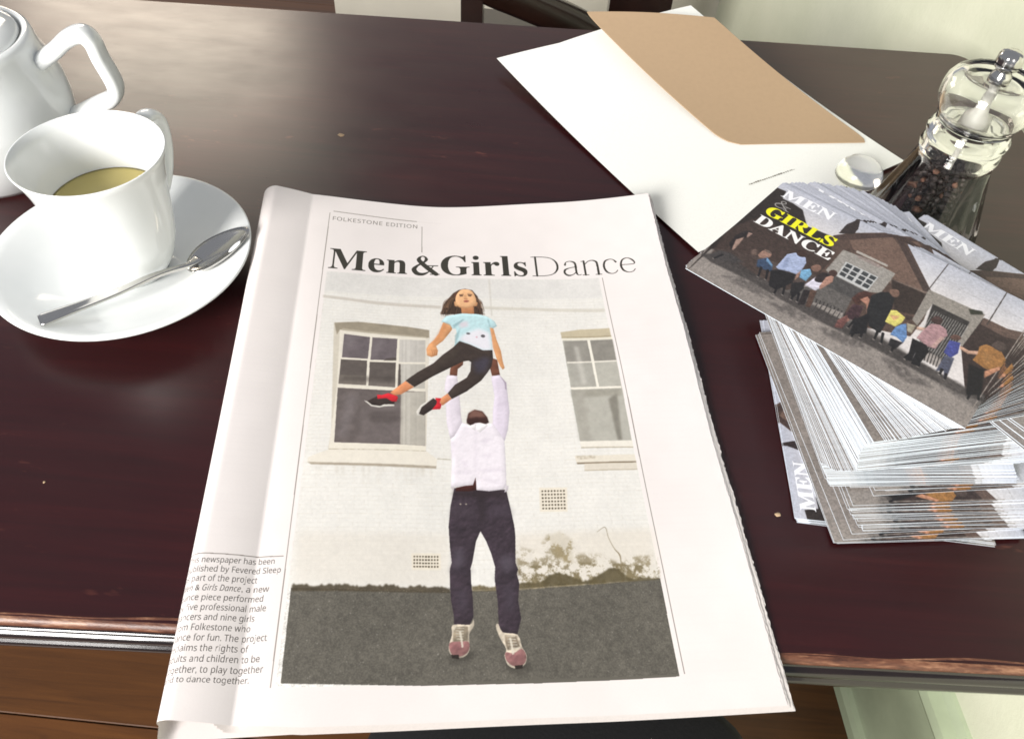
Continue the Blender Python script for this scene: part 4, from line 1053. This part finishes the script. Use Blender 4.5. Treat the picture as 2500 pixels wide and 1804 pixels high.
# ------------------------------------------------------------------ white sheets and kraft card
def bent_sheet(name, corners, mat, parent=None, quad=0.9, nu=26, nv=18, thick=0.0, arch=0.0, rad=0.0, roundv=(1, 1)):
    """corners in order (u0v0, u1v0, u1v1, u0v1) as 3D points; arch lifts the middle of the far edge"""
    c = [np.array(p, float) for p in corners]; V = []
    for j in range(nv + 1):
        v = j / nv
        e0 = max(0.0, 1 - v / rad) if rad else 0; e1 = max(0.0, 1 - (1 - v) / rad) if rad else 0
        i0 = rad * (1 - math.sqrt(1 - e0 * e0)) if rad else 0; i1 = rad * (1 - math.sqrt(1 - e1 * e1)) if rad else 0
        ins = max(i0 * roundv[0], i1 * roundv[1])
        for i in range(nu + 1):
            u = ins + (1 - ins * 1.4) * i / nu
            p = (1 - u) * (1 - v) * c[0] + u * (1 - v) * c[1] + u * v * c[2] + (1 - u) * v * c[3]
            p = p + np.array([0, 0, arch * v * v * 4 * u * (1 - u)])
            p[2] += (c[2][2] + c[3][2] - c[0][2] - c[1][2]) / 2 * (v * v - v) * quad
            V.append(p)
    n = nu + 1; Fc = [(j * n + i, j * n + i + 1, (j + 1) * n + i + 1, (j + 1) * n + i) for j in range(nv) for i in range(nu)]
    if thick:
        m = len(V); V = V + [p - np.array([0, 0, thick]) for p in V]
        Fc += [tuple(m + k for k in f[::-1]) for f in Fc]
        rim = [i for i in range(n)] + [j * n + nu for j in range(1, nv + 1)] + [nv * n + i for i in range(nu - 1, -1, -1)] + [j * n for j in range(nv - 1, 0, -1)]
        Fc += [(rim[k], m + rim[k], m + rim[(k + 1) % len(rim)], rim[(k + 1) % len(rim)]) for k in range(len(rim))]
    return mesh_obj(name, V, Fc, mat, parent, not thick)
pz = lambda x, y, z: at_z(D(x, y), z)
o = bent_sheet('white_sheet', [pz(1552, 552, .0012), pz(1995, 352, .0012), pz(1530, 13, .034), pz(1120, 140, .004)], M_SHEET, arch=0.004)
tag(o, 'lower white sheet whose corner shows beyond the kraft card at the far end', 'paper')
sheet = empty('white_sheet'); tag(sheet, 'upper white sheet with one printed line, half covered by the kraft card', 'paper')
WC = [pz(1547, 559, .0030), pz(2003, 357, .0030), pz(1572, 40, .030), pz(1100, 130, .010)]
o = bent_sheet('page', WC, M_SHEET, sheet, arch=0.004)
M_INK = simple('grey ink', (120, 116, 104), 0.7, var=0.2, scale=300)
pA, pB = pz(1660, 411, .0035), pz(1852, 346, .0036)
dv = pB - pA; dl = np.linalg.norm(dv); dv /= dl; nv_ = np.array([-dv[1], dv[0], 0]); V, Fc = [], []
x = 0.0; rg = np.random.default_rng(44)
while x < dl:                          # one line of tiny type
    w = rg.uniform(0.0009, 0.0021); hh = rg.uniform(0.0010, 0.0016)
    b0 = len(V); base = pA + dv * x
    for q in (base, base + dv * w, base + dv * w + nv_ * hh, base + nv_ * hh): V.append(q + np.array([0, 0, 0.0004]))
    Fc.append((b0, b0 + 1, b0 + 2, b0 + 3)); x += w + rg.uniform(0.0003, 0.0010)
o = mesh_obj('printed_line', V, Fc, M_INK, sheet)
KC = [pz(1612, 321, .0062), pz(1927, 315, .0062), pz(1583, 40, .044), pz(1297, 27, .040)]
o = bent_sheet('kraft_card', KC, M_KRAFT, quad=0.35, thick=0.0007, arch=0.002, rad=0.10, roundv=(0.9, 0.12), nu=24, nv=40)
tag(o, 'brown kraft card with a rounded corner lying over white sheets', 'card')

# ------------------------------------------------------------------ tea things
SC = (-0.2546, 0.3613)
saucer_prof = [(0.0, 0.0062), (0.026, 0.0062), (0.0285, 0.0070), (0.032, 0.0068), (0.045, 0.0092), (0.060, 0.0148), (0.072, 0.0205), (0.0785, 0.0228), (0.0796, 0.0226), (0.0793, 0.0212), (0.072, 0.0178), (0.060, 0.0120), (0.047, 0.0065), (0.042, 0.0038), (0.041, 0.0), (0.037, 0.0), (0.036, 0.0028), (0.0, 0.0030)]
V, Fc = lathe([(r, z) for r, z in saucer_prof][::-1], 96)
o = mesh_obj('saucer', V, Fc, M_PORC, None, True); o.location = (*SC, 0)
tag(o, 'round white porcelain saucer under the teacup', 'saucer')
def saucer_z(r): 
    q = saucer_prof[:8]; return float(np.interp(r, [a[0] for a in q], [a[1] for a in q]))

CC = np.array([-0.2508, 0.3616])
cup = empty('teacup', (CC[0], CC[1], 0.0064)); tag(cup, 'white porcelain teacup half full of green tea on saucer', 'cup')
outp = [(0.0, 0.003), (0.016, 0.003), (0.0172, 0.0), (0.0200, 0.0), (0.0212, 0.003), (0.0245, 0.0075), (0.0280, 0.015), (0.0318, 0.028), (0.0342, 0.045), (0.0357, 0.060), (0.0380, 0.074), (0.0405, 0.083), (0.0424, 0.0880)]
inp = [(0.0421, 0.0886), (0.0414, 0.0884), (0.0390, 0.0815), (0.0362, 0.072), (0.0338, 0.060), (0.0320, 0.045), (0.0290, 0.028), (0.0250, 0.016), (0.0200, 0.009), (0.0, 0.007)]
V, Fc = lathe(outp + inp, 96)
mesh_obj('body', V, Fc, M_PORC, cup, True)
TZ = 0.054
V, Fc = lathe([(0.0, TZ - 0.001), (0.0300, TZ - 0.001), (0.03285, TZ + 0.0006), (0.0322, TZ + 0.0001), (0.031, TZ), (0.0, TZ)], 72)
mesh_obj('tea', V, Fc, M_TEA, cup, True)
hd = np.array([0.20, 0.98, 0]); hd /= np.linalg.norm(hd)
hp = smooth_path([hd * 0.036 + [0, 0, 0.070], hd * 0.047 + [0, 0, 0.0775], hd * 0.057 + [0, 0, 0.0785], hd * 0.0635 + [0, 0, 0.071], hd * 0.062 + [0, 0, 0.055], hd * 0.054 + [0, 0, 0.039], hd * 0.043 + [0, 0, 0.029], hd * 0.031 + [0, 0, 0.026]], 8)
V, Fc = sweep(hp, ellipse(0.0062, 0.0036), (-hd[1], hd[0], 0))
mesh_obj('handle', V, Fc, M_PORC, cup, True)

# teaspoon
spoon = empty('teaspoon', (0, 0, 0)); tag(spoon, 'steel teaspoon resting across the front of the saucer', 'spoon')
sp_px = [(87, 711, .0225), (150, 688, .0228), (252, 650, .0228), (330, 616, .0220), (376, 600, .0205), (416, 588, .0190), (440, 573, .0185)]
spts = [at_z(D(x, y), z) for x, y, z in sp_px]
b0_ = at_z(D(412, 588), 0.0195); s1 = at_z(D(549, 503), 0.0272)
ax = s1 - b0_; BL = np.linalg.norm(ax); ax /= BL; sd = np.array([ax[1], -ax[0], 0]); sd /= np.linalg.norm(sd)
path = smooth_path(spts, 7)
m_ = len(path)
sc_ = [(float(np.interp(i / (m_ - 1), [0, 0.03, 0.1, 0.3, 0.6, 0.8, 1], [0.85, 1.0, 0.92, 0.62, 0.40, 0.38, 0.7])), float(np.interp(i / (m_ - 1), [0, 0.3, 0.7, 1], [0.9, 1.0, 1.25, 0.9]))) for i in range(m_)]
V, Fc = sweep(path, ellipse(0.0052, 0.0012, 14, 0.6), sd, sc_)
mesh_obj('handle', V, Fc, M_STEEL, spoon, True)
V, Fc = [], []; nu, nr = 40, 9
bc = (b0_ + s1) / 2; bl_ = BL / 2; bw = 0.0112
for side in (0, 1):
    for r in range(nr + 1):
        rho = r / nr
        for k in range(nu):
            a = 2 * pi * k / nu
            ex = cos(a) * rho; ey = sin(a) * rho * (1 - 0.16 * cos(a))
            zz = -0.0068 * (1 - rho ** 2) ** 0.8 - 0.0028 * (ex < 0) * abs(ex) ** 2 - (0.0009 if side else 0) * (1 if rho < 1 else 0.4)
            V.append(bc + ax * ex * bl_ + sd * ey * bw + np.array([0, 0, zz - 0.001]))
def idx(s_, r, k): return s_ * (nr + 1) * nu + r * nu + k % nu
for r in range(nr):
    for k in range(nu):
        Fc.append((idx(0, r, k), idx(0, r + 1, k), idx(0, r + 1, k + 1), idx(0, r, k + 1)))
        Fc.append((idx(1, r, k), idx(1, r, k + 1), idx(1, r + 1, k + 1), idx(1, r + 1, k)))
for k in range(nu): Fc.append((idx(0, nr, k), idx(1, nr, k), idx(1, nr, k + 1), idx(0, nr, k + 1)))
mesh_obj('bowl', V, Fc, M_STEEL, spoon, True)

# teapot
TP = np.array([-0.392, 0.470])
pot = empty('teapot', (TP[0], TP[1], 0)); tag(pot, 'white porcelain teapot with a squared loop handle behind the teacup', 'teapot')
bp = [(0.0, 0.002), (0.040, 0.002), (0.042, 0.0), (0.046, 0.0), (0.049, 0.004), (0.056, 0.016), (0.0605, 0.032), (0.062, 0.048), (0.0612, 0.062), (0.0580, 0.074), (0.0545, 0.083), (0.0535, 0.090), (0.0525, 0.0945), (0.050, 0.0965), (0.0475, 0.0955), (0.0465, 0.092), (0.045, 0.091), (0.0, 0.091)]
V, Fc = lathe(bp, 96); mesh_obj('body', V, Fc, M_PORC, pot, True)
lp = [(0.0, 0.0925), (0.0445, 0.0930), (0.0458, 0.0950), (0.0445, 0.0975), (0.036, 0.1010), (0.020, 0.1045), (0.008, 0.1060), (0.0, 0.1062)]
V, Fc = lathe(lp, 72); lid = mesh_obj('lid', V, Fc, M_PORC, pot, True)
V, Fc = lathe([(0.0, 0.1056), (0.0078, 0.1056), (0.006, 0.1085), (0.0085, 0.1125), (0.0105, 0.1165), (0.0085, 0.1205), (0.0, 0.1215)], 40); mesh_obj('knob', V, Fc, M_PORC, lid, True)
hdir = np.array([0.985, 0.17, 0]); hn = np.array([-hdir[1], hdir[0], 0]); o3 = np.array([TP[0], TP[1], 0])
hpx = [(100, 132), (122, 112), (150, 86), (180, 76), (204, 92), (222, 128), (255, 188), (250, 216), (214, 234), (165, 262)]
hpts = [at_plane(D(*p), o3, hn) - o3 for p in hpx]
hpts[0] = hdir * 0.054 + np.array([0, 0, hpts[0][2] - 0.002]); hpts[-1] = hdir * 0.058 + np.array([0, 0, max(hpts[-1][2], 0.016)])
hp = smooth_path(hpts, 7)
V, Fc = sweep(hp, ellipse(0.0085, 0.0052, 16, 0.75), hn)
mesh_obj('handle', V, Fc, M_PORC, pot, True)
spt = smooth_path([-hdir * 0.052 + [0, 0, 0.035], -hdir * 0.075 + [0, 0, 0.050], -hdir * 0.092 + [0, 0, 0.078], -hdir * 0.108 + [0, 0, 0.092]], 7)
V, Fc = sweep(spt, ellipse(0.014, 0.014, 16), hn, list(np.linspace(1.1, 0.5, len(spt)))); mesh_obj('spout', V, Fc, M_PORC, pot, True)

# ------------------------------------------------------------------ glass mills
def mill(loc, kind, label):
    root = empty('pepper_mill' if kind == 'pepper' else 'salt_mill', (loc[0], loc[1], 0)); tag(root, label, 'mill')
    flute = lambda a, z: 1 + (0.022 * cos(14 * a) * min(1, max(0, (0.070 - z) / 0.02)) if z > 0.003 else 0)
    body = [(0.0, 0.0), (0.0400, 0.0), (0.0418, 0.003), (0.0414, 0.012), (0.0385, 0.024), (0.0345, 0.036), (0.0300, 0.050), (0.0265, 0.062), (0.0246, 0.070), (0.0238, 0.0735), (0.0250, 0.0755), (0.0256, 0.0780), (0.0250, 0.0805), (0.0238, 0.0825), (0.0246, 0.0845), (0.0258, 0.0870), (0.0258, 0.0890), (0.0244, 0.0915), (0.0234, 0.0930), (0.0230, 0.0940), (0.0, 0.0940)]
    V, Fc = lathe(body, 84, flute)
    cav = [(0.0, 0.006), (0.0205, 0.006), (0.0215, 0.010), (0.0195, 0.040), (0.0175, 0.068), (0.0190, 0.0925), (0.0, 0.0925)]
    if kind != 'pepper': cav = [(0.0, 0.004), (0.0265, 0.004), (0.0275, 0.008), (0.0235, 0.034), (0.0180, 0.064), (0.0135, 0.0925), (0.0, 0.0925)]
    V2, F2 = lathe(cav, 48); b0 = len(V)
    mesh_obj('glass_body', V + V2, Fc + [tuple(b0 + i for i in f[::-1]) for f in F2], M_GLASS, root, True)
    head = [(0.0, 0.0945), (0.0225, 0.0945), (0.0240, 0.0965), (0.0248, 0.1005), (0.0268, 0.1040), (0.0288, 0.1090), (0.0292, 0.1140), (0.0284, 0.1185), (0.0262, 0.1222), (0.0225, 0.1245), (0.0195, 0.1240), (0.0150, 0.1222), (0.0080, 0.1215), (0.0, 0.1215)]
    V, Fc = lathe(head, 72)
    cav = [(0.0, 0.0965), (0.0205, 0.0965), (0.0222, 0.1010), (0.0250, 0.1080), (0.0255, 0.1135), (0.0240, 0.1180), (0.0200, 0.1208), (0.0100, 0.1192), (0.0, 0.1190)]
    V2, F2 = lathe(cav, 48); b0 = len(V)
    mesh_obj('glass_head', V + V2, Fc + [tuple(b0 + i for i in f[::-1]) for f in F2], M_GLASS, root, True)
    V, Fc = lathe([(0.0, 0.010), (0.0018, 0.010), (0.0018, 0.0920), (0.0, 0.0920)], 16); mesh_obj('spindle', V, Fc, M_STEM, root, True)
    V, Fc = lathe([(0.0, 0.0967), (0.0090, 0.0967), (0.0085, 0.1010), (0.0045, 0.1040), (0.0032, 0.1100), (0.0032, 0.1188), (0.0, 0.1188)], 28); mesh_obj('stem', V, Fc, M_STEM, root, True)
    V, Fc = lathe([(0.0, 0.1210), (0.0062, 0.1210), (0.0066, 0.1235), (0.0060, 0.1262), (0.0046, 0.1280), (0.0046, 0.1292), (0.0066, 0.1300), (0.0074, 0.1320), (0.0074, 0.1362), (0.0066, 0.1385), (0.0045, 0.1396), (0.0, 0.1400)], 40, lambda a, z: 1 + (0.05 * cos(8 * a) if z > 0.1300 and z < 0.1425 else 0))
    mesh_obj('knob', V, Fc, M_STEEL, root, True)
    # filling: packed grains inside the cavity
    t = (1 + 5 ** .5) / 2
    ico = np.array([(-1, t, 0), (1, t, 0), (-1, -t, 0), (1, -t, 0), (0, -1, t), (0, 1, t), (0, -1, -t), (0, 1, -t), (t, 0, -1), (t, 0, 1), (-t, 0, -1), (-t, 0, 1)], float); ico /= np.linalg.norm(ico[0])
    icf = [(0, 11, 5), (0, 5, 1), (0, 1, 7), (0, 7, 10), (0, 10, 11), (1, 5, 9), (5, 11, 4), (11, 10, 2), (10, 7, 6), (7, 1, 8), (3, 9, 4), (3, 4, 2), (3, 2, 6), (3, 6, 8), (3, 8, 9), (4, 9, 5), (2, 4, 11), (6, 2, 10), (8, 6, 7), (9, 8, 1)]
    rg = np.random.default_rng(55 if kind == 'pepper' else 56); V, Fc, fm = [], [], []
    top = 0.072 if kind == 'pepper' else 0.062; gs = 0.0023 if kind == 'pepper' else 0.0013
    z = (0.0085 if kind == 'pepper' else 0.0045) + gs
    while z < top:
        Rm = float(np.interp(z, [0.006, 0.010, 0.040, 0.068], [0.0205, 0.0215, 0.0195, 0.0175])) - gs - 0.0003
        if kind != 'pepper': Rm = float(np.interp(z, [0.004, 0.008, 0.034, 0.064], [0.0265, 0.0275, 0.0235, 0.0180])) - gs - 0.0003
        for ring in range(6 if kind == 'pepper' else 3):
            r = Rm - ring * gs * 1.75
            if r < 0.003: break
            nk = max(3, int(2 * pi * r / (gs * 1.85)))
            ph = rg.uniform(0, 6.28)
            for k in range(nk):
                a = ph + 2 * pi * (k + rg.uniform(-0.3, 0.3)) / nk; g = gs * rg.uniform(0.75, 1.08)
                c = np.array([r * cos(a), r * sin(a), z + rg.uniform(-0.0011, 0.0011)]); b0 = len(V)
                rot = rg.normal(size=(3, 3)); rot, _ = np.linalg.qr(rot)
                V += [c + g * (rot @ v) for v in ico]; Fc += [tuple(b0 + i for i in f) for f in icf]
                fm += [int(rg.random() < 0.10) if kind == 'pepper' else 0] * len(icf)
        z += gs * 1.7
    o = mesh_obj('peppercorns' if kind == 'pepper' else 'salt_crystals', V, Fc, None, root, kind == 'pepper', [M_PEPPER, M_PEPPER2] if kind == 'pepper' else [M_SALT], fm)
    o['kind'] = 'stuff'
    return root
M_PEPPER = simple('black peppercorn', (44, 33, 30), 0.6, var=0.5, scale=500, bmp=0.5)
M_PEPPER2 = simple('brown peppercorn', (112, 78, 60), 0.6, var=0.4, scale=500, bmp=0.5)
M_STEM = simple('pale plastic', (206, 204, 192), 0.35, var=0.05)
M_SALT = simple('salt', (200, 205, 184), 0.5, var=0.15, scale=500)
mill((0.2830, 0.4575), 'pepper', 'glass pepper mill with steel knob and black peppercorns behind the cards').scale = (1.0, 1.0, 1.07)

gc = at_z(D(1898, 396), 0.004)
V, Fc = lathe([(0.0, 0.0), (0.0165, 0.0), (0.0182, 0.0025), (0.0180, 0.0060), (0.0162, 0.0105), (0.0125, 0.0145), (0.0070, 0.0172), (0.0, 0.0182)], 56)
o = mesh_obj('glass_dome', V, Fc, M_FROST, None, True); o.location = (gc[0], gc[1], 0.0040)
tag(o, 'small hazy glass dome on the white sheet beside the mill', 'glass dome')

# ------------------------------------------------------------------ chair beyond the table, black seat below the paper
chair = empty('chair', (0.05, 1.25, FLOOR_Z)); tag(chair, 'dark wooden chair with a curved arm standing beyond the table', 'chair')
def chair_part(name, V, Fc, smooth=True):
    V = [np.array(v, float) - np.array([0.05, 1.25, FLOOR_Z]) for v in V]
    return mesh_obj(name, V, Fc, M_DARKWOOD, chair, smooth)
pt = at_y(D(1047, 20), 1.20)
V, Fc = box(pt[0] - 0.017, pt[0] + 0.017, 1.183, 1.217, FLOOR_Z, pt[2] + 0.16, 0.004); chair_part('leg', V, Fc, False)
path = smooth_path([at_y(D(*p), y) for p, y in (((1040, -60), 1.19), ((1085, -28), 1.20), ((1150, 0), 1.215), ((1215, 28), 1.23), ((1275, 56), 1.245), ((1340, 96), 1.26), ((1400, 150), 1.28))], 6)
V, Fc = sweep(path, ellipse(0.018, 0.026, 14, 0.6), (0, 1, 0)); chair_part('arm', V, Fc)
p2 = at_y(D(1420, 0), 1.42)
V, Fc = box(p2[0] - 0.058, p2[0] + 0.052, 1.39, 1.43, FLOOR_Z + 0.45, p2[2] + 0.4, 0.01); chair_part('backrest', V, Fc, False)
sx0, sx1 = pt[0] - 0.02, p2[0] + 0.06
V, Fc = box(sx0, sx1, 1.17, 1.45, FLOOR_Z + 0.40, FLOOR_Z + 0.44, 0.012); chair_part('seat', V, Fc, False)
for xx, yy_ in ((sx1 - 0.03, 1.19), (sx0 + 0.02, 1.42), (sx1 - 0.03, 1.42)):
    V, Fc = box(xx - 0.016, xx + 0.016, yy_ - 0.016, yy_ + 0.016, FLOOR_Z, FLOOR_Z + 0.405, 0.004); chair_part('leg', V, Fc, False)

stool = empty('stool', (0.07, 0.09, FLOOR_Z)); tag(stool, 'black upholstered stool seat showing below the newspaper', 'stool')
l0 = at_z(D(790, 1625), -0.28); r0 = at_z(D(1700, 1612), -0.28)
cx_ = (l0[0] + r0[0]) / 2 - 0.07; hw = (r0[0] - l0[0]) / 2
V, Fc = [], []; lay = [(0.90, -0.055), (1.0, -0.045), (1.02, -0.025), (1.0, -0.008), (0.95, 0.0), (0.5, 0.006)]
for k_, zz in lay:
    for k in range(40):
        c, s = cos(2 * pi * k / 40), sin(2 * pi * k / 40)
        V.append((cx_ + hw * k_ * math.copysign(abs(c) ** 0.45, c), -0.060 + 0.190 * k_ * math.copysign(abs(s) ** 0.45, s), 0.46 + zz))
for l in range(len(lay) - 1):
    for k in range(40): Fc.append((l * 40 + k, l * 40 + (k + 1) % 40, (l + 1) * 40 + (k + 1) % 40, (l + 1) * 40 + k))
Fc.append(tuple(range(39, -1, -1))); Fc.append(tuple((len(lay) - 1) * 40 + k for k in range(40)))
mesh_obj('cushion', V, Fc, M_BLACKCLOTH, stool, True)
for sx in (-1, 1):
    for sy in (-1, 1):
        V, Fc = box(cx_ + sx * hw * 0.75 - 0.016, cx_ + sx * hw * 0.75 + 0.016, -0.075 + sy * 0.12 - 0.016, -0.075 + sy * 0.12 + 0.016, 0, 0.41, 0.003)
        mesh_obj('leg', V, Fc, M_DARKWOOD, stool)

# crumbs on the table
M_CRUMB = simple('toast crumb', (176, 150, 120), 0.8, var=0.2, scale=300)
for (x, y, s), lab in zip(((1722, 1140, 0.0014), (98, 1068, 0.0007), (755, 300, 0.0024)), ('tan crumb on the table between newspaper and cards', 'tiny pale crumb on the table in front of the saucer', 'flat tan crumb on the table above the newspaper')):
    rg = np.random.default_rng(int(x)); P = at_z(D(x, y), 0); V, Fc = lathe([(0.0, 0.0), (1.0, 0.0), (1.1, 0.3), (0.8, 0.6), (0.3, 0.75), (0.0, 0.8)], 9)
    V = [(v[0] * s * rg.uniform(0.6, 1.4), v[1] * s * rg.uniform(0.5, 1.2), v[2] * s * (0.3 if x == 755 else 1)) for v in V]
    o = mesh_obj('crumb', V, Fc, M_CRUMB); o.location = (P[0], P[1], 0.0); tag(o, lab, 'crumb')
